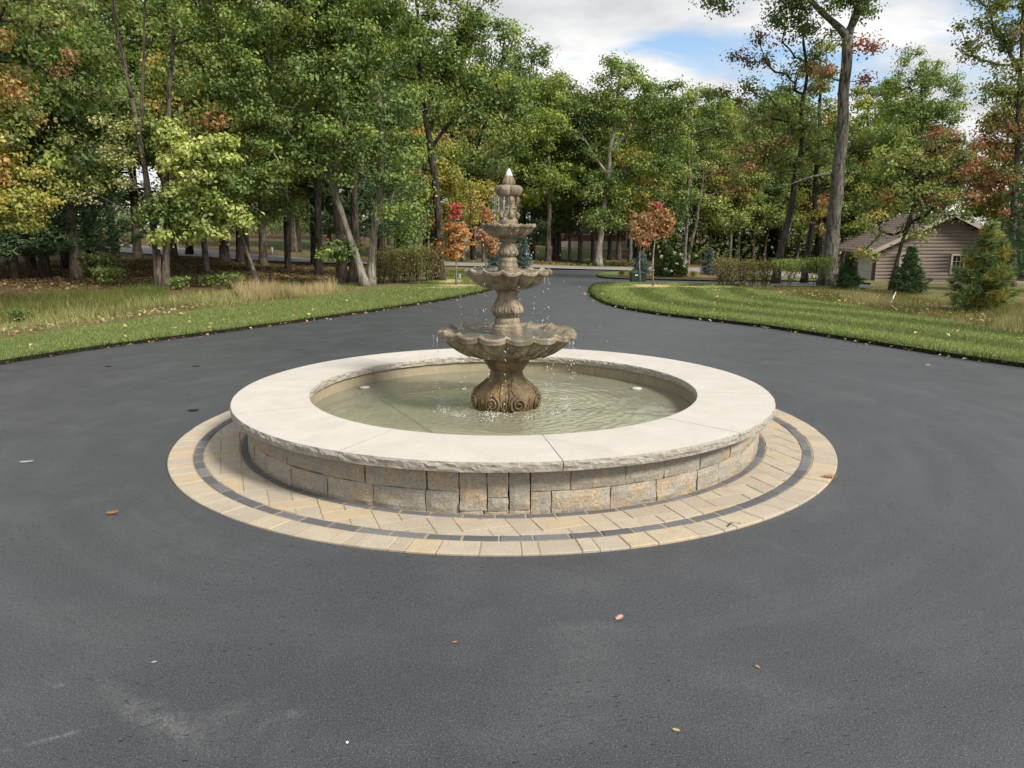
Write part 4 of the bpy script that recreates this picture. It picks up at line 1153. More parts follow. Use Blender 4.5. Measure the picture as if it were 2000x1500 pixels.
tree_px('dark_oak', 'tall oak with a straight dark trunk just left of the fountain', (858, 550),
        [[(858, 552, 32), (858, 500, 25), (856, 430, 22), (850, 350, 20), (842, 290, 18), (830, 220, 15), (822, 130, 13), (815, 30, 9), (812, -80, 5)], [(842, 290, 10), (880, 235, 8), (930, 200, 6), (980, 190, 4)], [(830, 220, 9), (868, 140, 7), (900, 70, 5), (915, 0, 3)]],
        [(870, 60, 70, 60, OAK), (940, 40, 55, 60, OAK), (985, 75, 40, 42, OAK), (840, 150, 60, 50, OAK), (915, 150, 60, 40, OAK), (975, 180, 60, 42, OAK), (1030, 195, 28, 40, OAK, .8), (1000, 240, 50, 35, OAK, .8), (900, 230, 55, 40, OAK), (925, 295, 50, 32, OAK), (985, 300, 50, 36, OAKD), (850, -60, 110, 60, OAK), (780, 80, 60, 60, OAK), (900, -110, 100, 60, OAK), (800, 270, 45, 35, OAK)],
        leaf=0.098, clump_r=0.40, per=152, cover=0.80, bark='bark_dark', reach=0.42)
tree_px('autumn_maple', 'slim maple with golden and rusty leaves behind the dark-trunked oak', (808, 518),
        [[(808, 518, 11), (810, 450, 10), (812, 380, 9), (816, 320, 7), (820, 270, 5)]],
        [(835, 370, 40, 26, GOLD), (880, 350, 48, 30, GOLD), (905, 400, 42, 25, GOLD), (850, 420, 40, 20, FRESH), (795, 350, 30, 22, RUST, .8), (920, 370, 32, 30, GOLD), (880, 310, 40, 25, GOLD, .8)],
        leaf=0.115, clump_r=0.45, per=145, cover=0.94, bark='bark_grey')

# ------------------------------------------------------------------ near trees, right
tree_px('tall_oak', 'tall forked oak with thick grey bark beside the leafy hedge shrubs', (1618, 557),
        [[(1618, 558, 52), (1622, 500, 41), (1630, 400, 37), (1640, 300, 33), (1646, 200, 30), (1652, 110, 29), (1655, 70, 28)],
         [(1655, 72, 20), (1632, 40, 17), (1600, 22, 15), (1578, 0, 13), (1560, -40, 11), (1530, -110, 7)], [(1655, 72, 20), (1672, 30, 15), (1685, -20, 13), (1695, -90, 9), (1700, -170, 5)], [(1638, 338, 8), (1600, 340, 5), (1560, 352, 3.5), (1525, 368, 2)]],
        [(1600, -30, 70, 50, OAKD), (1540, 20, 60, 45, OAKD, .8), (1690, -40, 60, 50, OAKD), (1430, -5, 55, 26, OAKD, .8), (1560, -120, 130, 60, OAKD), (1720, -130, 110, 70, OAKD), (1690, 10, 35, 25, OAKD, .5), (1690, 130, 30, 40, TURNRED, .35), (1600, 120, 35, 40, TURN, .5), (1480, -80, 90, 45, OAKD)],
        leaf=0.094, clump_r=0.38, per=133, cover=0.94, bark='bark_grey', reach=0.55, sides=14)
tree_px('leaning_tree', 'dark trunk leaning right behind the hedge with turning leaves', (1520, 553),
        [[(1514, 556, 24), (1525, 490, 20), (1542, 420, 18), (1556, 350, 15), (1566, 270, 12), (1572, 180, 9), (1572, 80, 6)]],
        [(1480, 300, 55, 40, TURN), (1530, 240, 50, 45, TURN), (1475, 210, 40, 50, TURN, .6), (1570, 160, 50, 45, TURN), (1590, 80, 50, 40, OAKD, .8), (1530, 330, 50, 28, TURN), (1600, 260, 40, 50, OAKD, .8), (1460, 120, 45, 28, TURNRED, .5), (1450, 180, 40, 25, TURNRED, .4), (1500, 90, 40, 40, TURNRED, .4), (1560, 40, 40, 30, OAKD, .7)],
        leaf=0.090, clump_r=0.34, per=91, cover=1.00, bark='bark_dark', reach=0.4)
tree_px('dark_tree', 'second dark trunk between the leaning tree and the tall oak', (1575, 552),
        [[(1570, 557, 20), (1580, 480, 18), (1590, 400, 13), (1596, 300, 10), (1600, 200, 7), (1602, 120, 4)]],
        [(1590, 330, 45, 35, TURN, .8), (1570, 400, 32, 30, GOLD, .8), (1600, 260, 45, 40, OAKD, .8), (1610, 180, 40, 40, TURN, .6), (1620, 400, 20, 40, RUST, .4)],
        leaf=0.090, clump_r=0.36, per=99, cover=0.94, bark='bark_dark', reach=0.5)
tree_px('slanting_maple', 'thin slanting maple whose leaves hang in front of the garage', (1737, 573),
        [[(1737, 574, 13), (1748, 530, 11), (1757, 490, 10), (1772, 440, 9), (1782, 400, 7), (1800, 330, 5), (1815, 270, 3)]],
        [(1770, 455, 55, 16, TURN, .6), (1840, 430, 60, 20, TURN, .6), (1700, 490, 35, 14, TURN, .5), (1780, 380, 70, 35, TURN), (1860, 370, 70, 35, TURNRED), (1720, 400, 45, 30, TURN, .8), (1800, 310, 70, 40, TURN), (1880, 300, 65, 40, TURNRED), (1740, 320, 50, 40, OAK, .8)],
        Y=13.6, leaf=0.083, clump_r=0.30, per=91, cover=0.94, bark='bark_dark', reach=0.4)
tree_px('edge_tree', 'tree with turning leaves at the right edge of the wood', (1985, 560),
        [[(1975, 575, 22), (1978, 480, 18), (1983, 380, 17), (1990, 280, 14), (1994, 180, 12), (1998, 60, 9), (2003, -60, 5)]],
        [(1960, 260, 60, 45, TURNRED), (1935, 340, 60, 40, TURNRED), (1985, 400, 50, 35, RUST, .5), (1975, 160, 45, 50, TURN), (1940, 60, 55, 45, TURN, .7), (1905, 110, 35, 30, TURN, .4), (1990, 20, 60, 50, TURN), (2060, 220, 80, 90, TURN), (1960, -60, 90, 50, TURN), (2060, 80, 80, 90, TURN), (1920, 200, 40, 30, TURN, .5)],
        Y=15, leaf=0.083, clump_r=0.32, per=99, cover=1.00, bark='bark_brown', reach=0.35)

# ------------------------------------------------------------------ far trees, individually seen
tree_px('great_oak', 'big rounded oak with a thick pale trunk at the far roadside', (1172, 520),
        [[(1168, 521, 24), (1170, 480, 18), (1176, 430, 15), (1186, 350, 13), (1195, 280, 11), (1205, 200, 8), (1210, 150, 5)], [(1186, 340, 7), (1150, 290, 5), (1130, 250, 3)], [(1190, 300, 7), (1235, 250, 5), (1260, 210, 3)]],
        [(1200, 150, 42, 36, OAK), (1150, 190, 45, 35, OAK), (1240, 175, 36, 38, OAK), (1110, 235, 35, 32, OAK), (1260, 230, 45, 40, OAK), (1290, 200, 32, 38, OAK), (1195, 225, 45, 32, OAK), (1150, 370, 45, 30, OAK), (1210, 380, 40, 35, OAK), (1165, 430, 40, 22, OAK), (1260, 310, 45, 40, OAK), (1215, 440, 26, 18, OAK, .7)],
        leaf=0.144, clump_r=0.55, per=133, cover=1.00, bark='bark_pale', reach=0.35)
FAR = 'trees beyond the road'
tree_px('roadside_tree', 'light green tree on a pale leaning trunk right of the flowering shrub', (1343, 517),
        [[(1343, 518, 9), (1352, 470, 8), (1362, 420, 7), (1372, 360, 5), (1376, 290, 3)]],
        [(1385, 340, 34, 30, PALE, .7), (1400, 390, 34, 28, YEL, .8), (1420, 430, 36, 20, YEL), (1360, 300, 36, 34, FRESH), (1340, 360, 36, 36, OAK), (1345, 240, 40, 40, OAK), (1390, 250, 34, 36, FRESH)],
        leaf=0.130, clump_r=0.5, per=112, cover=1.00, bark='bark_pale')
tree_px('roadside_tree', 'tall oak whose top stands against the blue gap in the clouds', (1337, 520),
        [[(1337, 520, 10), (1340, 460, 9), (1342, 380, 8), (1345, 280, 6), (1345, 200, 3)]],
        [(1330, 200, 34, 32, OAK), (1370, 200, 34, 30, FRESH), (1310, 260, 40, 36, OAK), (1400, 215, 32, 30, OAK), (1320, 330, 45, 40, OAK), (1310, 400, 45, 30, OAKD), (1290, 450, 36, 18, OAKD, .8), (1425, 250, 34, 32, TURN), (1440, 330, 36, 36, TURN)],
        Y=36, leaf=0.144, clump_r=0.55, per=125, cover=1.00, bark='bark_grey')
tree_px('roadside_tree', 'green oak above the lawn seen just right of the fountain top', (1093, 508),
        [[(1093, 511, 10), (1094, 450, 9), (1095, 380, 8), (1090, 300, 6), (1085, 240, 4)]],
        [(1080, 230, 36, 30, OAK), (1050, 290, 42, 36, OAK), (1100, 310, 40, 36, OAKD), (1060, 370, 45, 36, OAKD), (1120, 390, 40, 30, OAK), (1040, 430, 36, 18, OAKD), (1020, 330, 40, 40, OAK)],
        leaf=0.144, clump_r=0.55, per=125, cover=1.00, bark='bark_brown')
tree_px('roadside_tree', 'pale green tree top rising behind the garage roof', (1800, 552),
        [[(1800, 556, 12), (1800, 450, 11), (1800, 330, 9), (1800, 220, 6), (1800, 160, 3)]],
        [(1800, 140, 50, 36, FRESH), (1760, 190, 45, 40, FRESH), (1850, 190, 40, 40, FRESH), (1800, 250, 60, 45, OAK), (1730, 280, 50, 50, OAK), (1870, 290, 50, 50, OAK), (1800, 350, 70, 50, FRESH), (1700, 360, 45, 60, GOLD, .7), (1690, 430, 40, 40, OAK)],
        Y=46, leaf=0.158, clump_r=0.6, per=125, cover=1.00, bark='bark_brown')

# ------------------------------------------------------------------ wood behind: a few kinds of tree, copied
def proto(name, h, rt_, blobs, pal, lean=0.0, **kw):
    root = empty(name, (0, 0, 0))
    T = [[(0, 0, -0.1, rt_), (lean * .2, 0, h * .25, rt_ * .85), (lean * .55, 0.1, h * .5, rt_ * .7), (lean * .8, 0, h * .75, rt_ * .45), (lean, 0, h * .92, rt_ * .2)]]
    grow_tree(root, T, [(*b[:6], b[6] if len(b) > 6 else pal, b[7] if len(b) > 7 else 1.0) for b in blobs], **kw)
    return root
PK = dict(leaf=0.15, clump_r=0.52, per=105, cover=0.95)
protos = [
    proto('broadleaf_tree', 10.5, .17, [(0, 0, 9.0, 1.6, 1.6, 1.3), (1.3, .3, 7.4, 1.5, 1.4, 1.1), (-1.4, -.2, 7.2, 1.6, 1.4, 1.2), (.4, -1.0, 5.6, 1.7, 1.4, 1.0), (-.8, .9, 5.2, 1.6, 1.4, 1.0), (1.4, .6, 4.2, 1.3, 1.2, .7), (-1.5, -.5, 3.6, 1.2, 1.2, .6)], OAK, .5, bark='bark_brown', **PK),
    proto('broadleaf_tree', 11.5, .15, [(0, 0, 10.3, 1.2, 1.2, 1.2), (.9, .2, 8.6, 1.3, 1.2, 1.2), (-1.0, 0, 8.0, 1.4, 1.2, 1.2), (.3, .8, 6.6, 1.6, 1.3, 1.1), (-.4, -.9, 5.6, 1.6, 1.3, 1.0), (.9, -.3, 4.6, 1.3, 1.2, .8)], OAKD, -.6, bark='bark_dark', **PK),
    proto('broadleaf_tree', 8.0, .11, [(0, 0, 6.9, 1.3, 1.3, 1.0), (.9, .4, 5.4, 1.3, 1.2, .9), (-1.0, -.3, 5.0, 1.3, 1.2, .9), (.2, -.6, 3.8, 1.5, 1.3, .8), (-.7, .5, 2.8, 1.2, 1.1, .6), (1.0, 0, 2.4, 1.0, 1.0, .5)], TURN, .3, bark='bark_grey', **PK),
]
def pine_proto(name, h, rt_, r_low, z_low, n_whorl, per_tuft=11, needle=0.20, pal=OAKD, tufts=9, width=0.014, droop=0.10, mat='bark_brown', cone=0.72, pal2=None, p2=0.0, ragged=0.0):
    root = empty(name, (0, 0, 0)); b = MB()
    b.tube([(0, 0, -.1), (0, 0, h * .3), (.05, 0, h * .7), (0, 0, h)], [rt_ * 1.25, rt_, rt_ * .55, .01], 9)
    Ps = []; Ds = []; C = []
    for k in range(n_whorl):
        t = (k + RNG.uniform(0, .6)) / n_whorl; z = z_low + (h - z_low) * t
        R = r_low * (1 - t) ** cone * RNG.uniform(.8, 1.12) + 0.05
        nb = 5 if R > .4 else 4; a0 = RNG.uniform(0, 6.28)
        for j in range(nb):
            a = a0 + j * 2*PI/nb + RNG.uniform(-.3, .3); L = R * RNG.uniform(.7 - ragged, 1.1 + ragged); bp = pal2 if pal2 and RNG.uniform() < p2 else pal
            d = np.array([math.cos(a), math.sin(a), 0.0])
            pts = [np.array([0, 0, z]) + d * L * s + np.array([0, 0, L * (0.18 * s - droop * s * s + .22 * s ** 4)]) for s in np.linspace(0, 1, 5)]
            b.tube(pts, [max(.006, rt_ * .22 * (1 - t * .6)) * (1 - .8 * s) for s in np.linspace(0, 1, 5)], 4, False)
            nt_ = max(3, int(tufts * L / r_low + 2)); bright = RNG.uniform(.75, 1.25)
            for q in range(nt_):
                s = 0.22 + 0.78 * (q + RNG.uniform(0, 1)) / nt_
                i = min(3, int(s * 4)); f = s * 4 - i
                p = pts[i] * (1 - f) + pts[i + 1] * f
                side = np.array([-d[1], d[0], 0]) * RNG.normal() * 0.24 * L * (1.15 - .6 * s)
                p = p + side + np.array([0, 0, RNG.normal() * .04])
                dirs = unit(RNG.normal(size=(per_tuft, 3)) * np.array([1, 1, .7]) + d * .9 + np.array([0, 0, .35]))
                Ps.append(np.repeat(p[None], per_tuft, 0)); Ds.append(dirs); C.append(pick(bp, per_tuft) * bright * RNG.uniform(.8, 1.2, (per_tuft, 1)))
    b.build('trunk', MAT[mat], root, True)
    P = np.vstack(Ps); D = np.vstack(Ds); C = np.vstack(C); n = len(P)
    Ln = needle * RNG.uniform(.7, 1.2, (n, 1)); sd_ = unit(np.cross(D, RNG.normal(size=(n, 3)))) * width
    V = np.stack([P - sd_, P + sd_, P + D * Ln + sd_ * .3, P + D * Ln - sd_ * .3], 1).reshape(-1, 3)
    obj('crown', fast_mesh('crown', V, np.arange(4 * n), 4, np.repeat(C, 4, 0)), MAT['needle'], root)
    return root
PINE = [(0.06, 0.117, 0.057, 3), (0.088, 0.162, 0.072, 3), (0.124, 0.203, 0.086, 1)]
SPRUCE = [(0.125, 0.188, 0.188, 3), (0.175, 0.25, 0.244, 3), (0.094, 0.144, 0.131, 2)]
GREENSP = [(0.042, 0.083, 0.03, 3), (0.068, 0.112, 0.039, 2)]
GOLDP = [(0.115, 0.176, 0.068, 5), (0.176, 0.23, 0.074, 4), (0.432, 0.351, 0.068, 3), (0.486, 0.297, 0.054, 1.2)]
pines = [pine_proto('pine_tree', 12.0, .17, 2.7, 1.3, 26, 12, .26, PINE, 15, .02), pine_proto('pine_tree', 9.0, .13, 2.3, .6, 24, 12, .24, PINE, 14, .019)]
def place(root0, first, px=None, py=None, xy=None, s=1.0, rz=None, tint=(1, 1, 1), label='', group=None, cat='tree', sz=None, tilt=0.0):
    g = G(px, py) if xy is None else (xy[0], xy[1], 0)
    o = root0 if first else copy_tree(root0)
    o.location = (g[0], g[1], ground_z(g[0], g[1]) - 0.04)
    o.rotation_euler = (0, tilt, RNG.uniform(0, 6.28) if rz is None else rz); o.scale = (s, s, sz or s)
    for ch in o.children: ch.color = (*tint, 1)
    tag(o, label, cat, group)
    return o
used = set()
def put(p, **kw):
    o = place(p, p.name not in used, **kw); used.add(p.name); return o
GL, GR, GF = 'trees of the left wood', 'trees of the right wood', 'trees beyond the road'
tints = [(1, 1, 1), (.9, .92, .85), (1.2, 1.12, .9), (1.3, 1.12, .8), (.85, .88, .8), (1.1, 1.12, 1)]
left_list = [(150, 547, 0, 1.0), (128, 527, 1, .95), (405, 535, 2, .9), (440, 512, 0, 1.1), (470, 514, 1, 1.1), (487, 530, 2, .8), (515, 518, 0, 1.0), (563, 527, 1, .9), (622, 540, 1, .85), (612, 516, 2, 1.1),
             (575, 494, 0, 1.0), (585, 494, 1, 1.0), (645, 494, 2, 1.2), (775, 502, 0, 1.1), (786, 503, 1, 1.1), (797, 517, 2, .8), (830, 503, 1, 1.0), (845, 505, 0, 1.0), (905, 512, 2, 1.1), (925, 508, 1, 1.0), (730, 484, 0, 1.2), (700, 482, 1, 1.2), (760, 480, 1, 1.1), (880, 505, 0, .9), (945, 512, 2, .9),
             (60, 528, 0, 1.05), (230, 520, 1, 1.0), (20, 520, 1, 1.1), (270, 505, 0, 1.1), (190, 505, 2, 1.2), (340, 508, 0, 1.05), (100, 500, 0, 1.2), (-60, 520, 0, 1.1), (-140, 540, 1, 1.1), (370, 498, 1, 1.1)]
ORD = ['first', 'second', 'third', 'fourth', 'fifth', 'sixth', 'seventh', 'eighth', 'ninth', 'tenth', 'eleventh', 'twelfth', 'thirteenth', 'fourteenth', 'fifteenth', 'sixteenth', 'seventeenth', 'eighteenth', 'nineteenth', 'twentieth', 'twenty-first', 'twenty-second', 'twenty-third', 'twenty-fourth', 'twenty-fifth', 'twenty-sixth', 'twenty-seventh', 'twenty-eighth', 'twenty-ninth', 'thirtieth']
KIND = ['spreading green', 'tall slender dark green', 'small light-barked']
def rank(lst, i, cond=lambda q: True):
    same = sorted(q[0] for q in lst if q[2] == lst[i][2] and cond(q)); return ORD[same.index(lst[i][0])]
for i, (px, py, k, s) in enumerate(left_list):
    yy = py < 507
    put(protos[k], px=px, py=py, s=s * RNG.uniform(.92, 1.08), tint=tints[i % 6], label=(KIND[k] + ' tree across the road left of the driveway, ' if yy else KIND[k] + ' tree in the shady left wood, ') + rank(left_list, i, lambda q: (q[1] < 507) == yy) + ' from the left', group='trees far left' if yy else GL)
right_list = [(1071, 513, 0, .95), (1082, 510, 1, .9), (1112, 509, 2, .9), (1134, 513, 0, .95), (1157, 517, 1, .8), (1190, 509, 1, .95), (1208, 509, 0, .95), (1230, 513, 2, 1.1), (1255, 512, 1, .95), (1280, 510, 0, .95), (1300, 514, 1, .9), (1320, 512, 2, 1.1), (1385, 518, 2, 1.0), (1410, 516, 1, .85), (1440, 520, 0, .85), (1470, 522, 2, 1.1), (1490, 524, 1, .85),
              (1020, 505, 1, 1.0), (990, 507, 0, .95), (960, 506, 0, .95), (1520, 525, 0, .9), (1555, 528, 2, 1.1), (1600, 530, 0, .9), (1640, 528, 2, 1.2), (1340, 505, 0, 1.0), (1240, 503, 0, 1.0), (1446, 507, 0, .95)]
for i, (px, py, k, s) in enumerate(right_list):
    put(protos[k], px=px, py=py, s=s * RNG.uniform(.92, 1.08), tint=tints[(i + 2) % 6], label=KIND[k] + ' tree beyond the road behind the fountain, ' + rank(right_list, i) + ' from the left', group=GF)
right_wood = []
RW = np.random.default_rng(11)
for i in range(26):                       # right wood, behind and beside the garage
    for _ in range(40):
        X, Y = RW.uniform(12, 46), RW.uniform(18, 62)
        if Y < 30 and X < 17.5: continue
        if 16.0 < X < 33 and 22 < Y < 49: continue
        if dist_to(road_c, np.array([X]), np.array([Y]))[0] < 3.5: continue
        break
    right_wood.append((X / (Y - CAM[1]), Y, i % 3, X))
for i, (u_, Y, k, X) in enumerate(right_wood):
    put(protos[k], xy=(X, Y), s=RNG.uniform(.9, 1.2), tint=tints[i % 6], label=KIND[k] + ' tree in the wood around the garage, ' + rank(right_wood, i) + ' from the left', group=GR)
for i, (X, Y, k, s) in enumerate([(19.5, 51, 0, 1.2), (23, 53, 2, 1.45), (26.5, 50.5, 0, 1.15), (30, 53, 1, 1.1), (33, 48, 2, 1.5), (36, 44, 0, 1.2), (34.5, 39, 2, 1.3), (28, 56, 0, 1.35)]):
    put(protos[k], xy=(X, Y), s=s, tint=tints[(i * 2 + 1) % 6], label=KIND[k] + ' tree rising behind the garage roof, ' + ORD[i] + ' from the left', group='trees behind the garage')
for px, py, s, k, lb in [(745, 524, .95, 0, 'tall dark pine behind the right side of the oak clump'), (90, 545, .95, 1, 'dark low-branched pine beside the trunks in the left wood'), (30, 548, .9, 1, 'dark low-branched pine under the yellow maple'), (-20, 535, 1.0, 0, 'tall dark pine at the left edge behind the yellow maple'), (180, 530, .85, 1, 'dark pine left of the twin-stemmed grey tree'), (-120, 560, .8, 1, 'low pine beyond the left edge'), (690, 520, 1.0, 0, 'tall dark pine behind the leaning oak')]:
    put(pines[k], px=px, py=py, s=s, label=lb, group='pines of the left wood')
for px, py, s, k, lb in [(1085, 506, .85, 0, 'tall dark pine right of the fountain in front of the red house'), (1040, 508, .8, 0, 'tall dark pine nearest the fountain on its right'), (1280, 508, .8, 0, 'tall dark pine behind the copper-red young maple'), (1975, 556, .55, 1, 'dark pine right of the garage'), (2010, 572, .5, 1, 'dark pine at the right edge of the picture'), (1450, 514, .7, 1, 'dark pine behind the left half of the right hedge'), (1500, 512, .7, 1, 'dark pine behind the right half of the right hedge')]:
    put(pines[k], px=px, py=py, s=s, label=lb, group='pines on the right' if px < 1600 else 'pines by the garage')

# the far wood that closes the view: one mass
P = []; C = []
for i in range(700):
    th = RNG.uniform(-1.15, 1.15); d = RNG.uniform(76, 100)
    x, y = CAM[0] + d * math.sin(th) * 1.0, CAM[1] + d * math.cos(th)
    c = np.array([x, y, float(terrain(x, y)) + RNG.uniform(0, 1) ** .9 * RNG.uniform(9, 13)])
    k = 110; g = unit(RNG.normal(size=(k, 3))) * RNG.uniform(0, 1, (k, 1)) ** .4 * np.array([2.0, 2.0, 1.4])
    P.append(c + g); C.append(pick(OAKD, k) * RNG.uniform(.7, 1.4))
fw = build_leaves('far_wood', np.vstack(P), 0.42, np.vstack(C), MAT['leaf'], None)
tag(fw, 'distant mass of green woodland closing the view', 'wood', None, 'stuff')

# undergrowth that shades the view between the far trunks: one mass
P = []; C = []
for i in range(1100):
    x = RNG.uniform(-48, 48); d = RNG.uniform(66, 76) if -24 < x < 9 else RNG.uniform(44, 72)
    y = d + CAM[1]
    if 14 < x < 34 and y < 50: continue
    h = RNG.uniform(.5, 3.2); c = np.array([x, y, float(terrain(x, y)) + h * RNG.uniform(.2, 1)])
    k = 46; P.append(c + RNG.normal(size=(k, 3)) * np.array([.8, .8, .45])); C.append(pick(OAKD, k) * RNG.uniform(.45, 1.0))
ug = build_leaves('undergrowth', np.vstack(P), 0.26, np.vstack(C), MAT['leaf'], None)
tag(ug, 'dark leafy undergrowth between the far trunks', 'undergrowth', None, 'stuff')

# ------------------------------------------------------------------ young trees, shrubs
def young(name, label, base, trunk, blobs, **kw):
    return tree_px(name, label, base, trunk, blobs, 'young staked maples', leaf=0.085, clump_r=0.16, per=38, cover=1.0, bark='bark_pale', twig=0.004, reach=.45, sides=7, **kw)
young('young_maple', 'young orange maple with a red top left of the fountain', (891, 560), [[(891, 560, 3.5), (891, 500, 3), (890, 440, 2.2), (886, 400, 1.2)]],
      [(889, 470, 26, 26, ORANGE), (880, 450, 16, 18, ORANGE), (902, 455, 16, 18, ORANGE), (890, 488, 17, 12, ORANGE), (885, 425, 13, 16, RED), (884, 405, 8, 12, RED)])
young('young_maple', 'brownish young maple half hidden behind the upper bowl', (950, 545), [[(950, 546, 3.5), (948, 480, 3), (945, 440, 2), (945, 415, 1)]],
      [(948, 425, 14, 16, RUST), (945, 465, 18, 20, RUST), (958, 480, 14, 20, RUST, .8), (965, 455, 12, 18, RUST, .7)])
young('young_maple', 'young copper-red maple standing in a straw patch on the right lawn', (1275, 562), [[(1275, 563, 4), (1276, 500, 3.4), (1280, 450, 2.5), (1283, 400, 1.5)]],
      [(1283, 430, 28, 24, RUST), (1298, 440, 18, 18, RUST), (1290, 455, 24, 18, RUST), (1282, 403, 9, 12, RED), (1272, 420, 14, 14, RUST)])
young('young_maple', 'young brown-leaved maple in front of the green utility box', (1250, 556), [[(1250, 557, 3), (1250, 500, 2.6), (1253, 450, 2), (1256, 420, 1)]],
      [(1252, 450, 20, 22, RUST), (1245, 425, 14, 14, RUST, .8), (1262, 470, 16, 14, RUST, .8), (1238, 455, 10, 12, RUST, .7)])
def conifer_px(name, label, px, py, h_px, r_px, pal, Y=None, **kw):
    g = G(px, py) if Y is None else at(px, py, Y)
    m = mpp(g[1]); o = pine_proto(name, h_px * m, max(.015, 0.02 * h_px * m), r_px * m, 0.05 * h_px * m, **kw, pal=pal)
    o.location = (g[0], g[1], ground_z(g[0], g[1]) - .03); tag(o, label, 'conifer'); return o
SP = dict(cone=1.0, per_tuft=9, needle=0.085, width=0.009, tufts=15, droop=.12, mat='bark_dark')
conifer_px('blue_spruce', 'small blue spruce behind the green utility box', 1252, 538, 44, 21, SPRUCE, n_whorl=15, **SP)
conifer_px('blue_spruce', 'slim blue spruce at the left end of the right hedge', 1384, 540, 54, 17, SPRUCE, n_whorl=16, **SP)
conifer_px('blue_spruce', 'blue spruce seen just right of the middle fountain column', 1022, 525, 66, 15, SPRUCE, n_whorl=17, **SP)
conifer_px('blue_spruce', 'dark blue spruce seen just left of the middle fountain column', 966, 528, 45, 15, SPRUCE, n_whorl=14, **SP)
conifer_px('young_spruce', 'small dark green spruce at the left corner of the garage', 1655, 567, 68, 22, GREENSP, n_whorl=17, **SP)
conifer_px('young_spruce', 'bushy dark green spruce in front of the garage wall', 1772, 576, 92, 36, GREENSP, n_whorl=19, **SP)
conifer_px('young_pine', 'bushy yellow-green pine on the rough grass by the garage', 1915, 612, 170, 62, [(0.16, 0.22, 0.07, 3), (0.22, 0.27, 0.085, 3), (0.13, 0.20, 0.10, 2)], n_whorl=15, per_tuft=22, needle=0.12, width=0.006, tufts=22, droop=.02, mat='bark_brown', pal2=[(0.34, 0.30, 0.06, 3), (0.22, 0.24, 0.06, 3), (0.38, 0.25, 0.05, 1.5)], p2=.3, ragged=.12, cone=.95)
# hedges: upright shrubs with leafy tops
def shrub(seed, h, wd, nst, pal, leafy, top=0.45, leaf=0.05, nl=900):
    root = empty('hedge_shrub', (0, 0, 0)); b = MB(); P = []
    for k in range(nst):
        a = RNG.uniform(0, 6.28); r0 = RNG.uniform(0, .18) * wd; r1 = RNG.uniform(.15, .55) * wd
        hh = h * RNG.uniform(.75, 1.0); p0 = np.array([r0*math.cos(a), r0*math.sin(a), -.03]); p1 = np.array([r1*math.cos(a), r1*math.sin(a), hh])
        pts = [p0 + (p1 - p0) * t + np.array([RNG.normal()*.03, RNG.normal()*.03, 0]) * (0 < t) for t in np.linspace(0, 1, 6)]
        b.tube(pts, [.014, .012, .010, .008, .006, .003], 5, False)
        for q in range(9):
            t = RNG.uniform(.2, 1); s = p0 + (p1 - p0) * t; e = s + np.array([RNG.normal()*.16*wd, RNG.normal()*.16*wd, RNG.uniform(.05, .25)*h])
            e[2] = min(e[2], h * 1.03)
            b.tube([s, (s + e)/2 + RNG.normal(size=3)*.015, e], [.006, .004, .002], 4, False)
            P.append(np.repeat(e[None], 5, 0) + RNG.normal(size=(5, 3)) * .05)
    b.build('stems', MAT['bark_brown'], root, True)
    n = nl; g = np.column_stack([RNG.normal(size=n) * .3 * wd, RNG.normal(size=n) * .3 * wd, h * (1 - np.abs(RNG.normal(size=n)) * top)])
    g = g[g[:, 2] > .12]; g = np.vstack([g] + P)
    build_leaves('foliage', g, leaf, pick(pal, len(g)) * RNG.uniform(.8, 1.2, (len(g), 1)), MAT['leaf'], root)
    return root
HG = [(0.168, 0.218, 0.054, 4), (0.252, 0.286, 0.077, 3), (0.336, 0.218, 0.092, 1.5)]; HB = [(0.225, 0.168, 0.069, 3), (0.177, 0.202, 0.062, 3), (0.322, 0.185, 0.092, 2)]
HL = [(0.208, 0.286, 0.072, 4), (0.286, 0.351, 0.104, 3)]
sa_, sb_, sc_ = shrub(1, .95, .75, 11, HG, 1), shrub(2, .95, .72, 12, HB, 1, .5), shrub(3, .95, .85, 5, HL, 1, .20, .055, 1500)
for i, px in enumerate([748, 772, 797, 820, 842]):
    put(sa_ if i % 2 else sb_, px=px, py=556 - i * 1.2, s=RNG.uniform(.95, 1.08), label='clipped twiggy shrub of the left hedge, ' + ORD[i] + ' from the oak clump', group='left hedge', cat='shrub')
for i, px in enumerate([1408, 1430, 1452, 1474, 1494]):
    put(sb_ if i % 2 == 0 else sa_, px=px, py=561, s=RNG.uniform(.72, .8), label='clipped brownish shrub of the right hedge, ' + ORD[i] + ' from the blue spruce', group='right hedge', cat='shrub')
for i, (px, py, lb) in enumerate([(1538, 564, 'leafy light green shrub left of the tall oak'), (1595, 563, 'leafy light green shrub just in front of the tall oak trunk')]):
    put(sc_, px=px, py=py, s=.82 + .04 * i, label=lb, group='leafy hedge shrubs', cat='shrub')
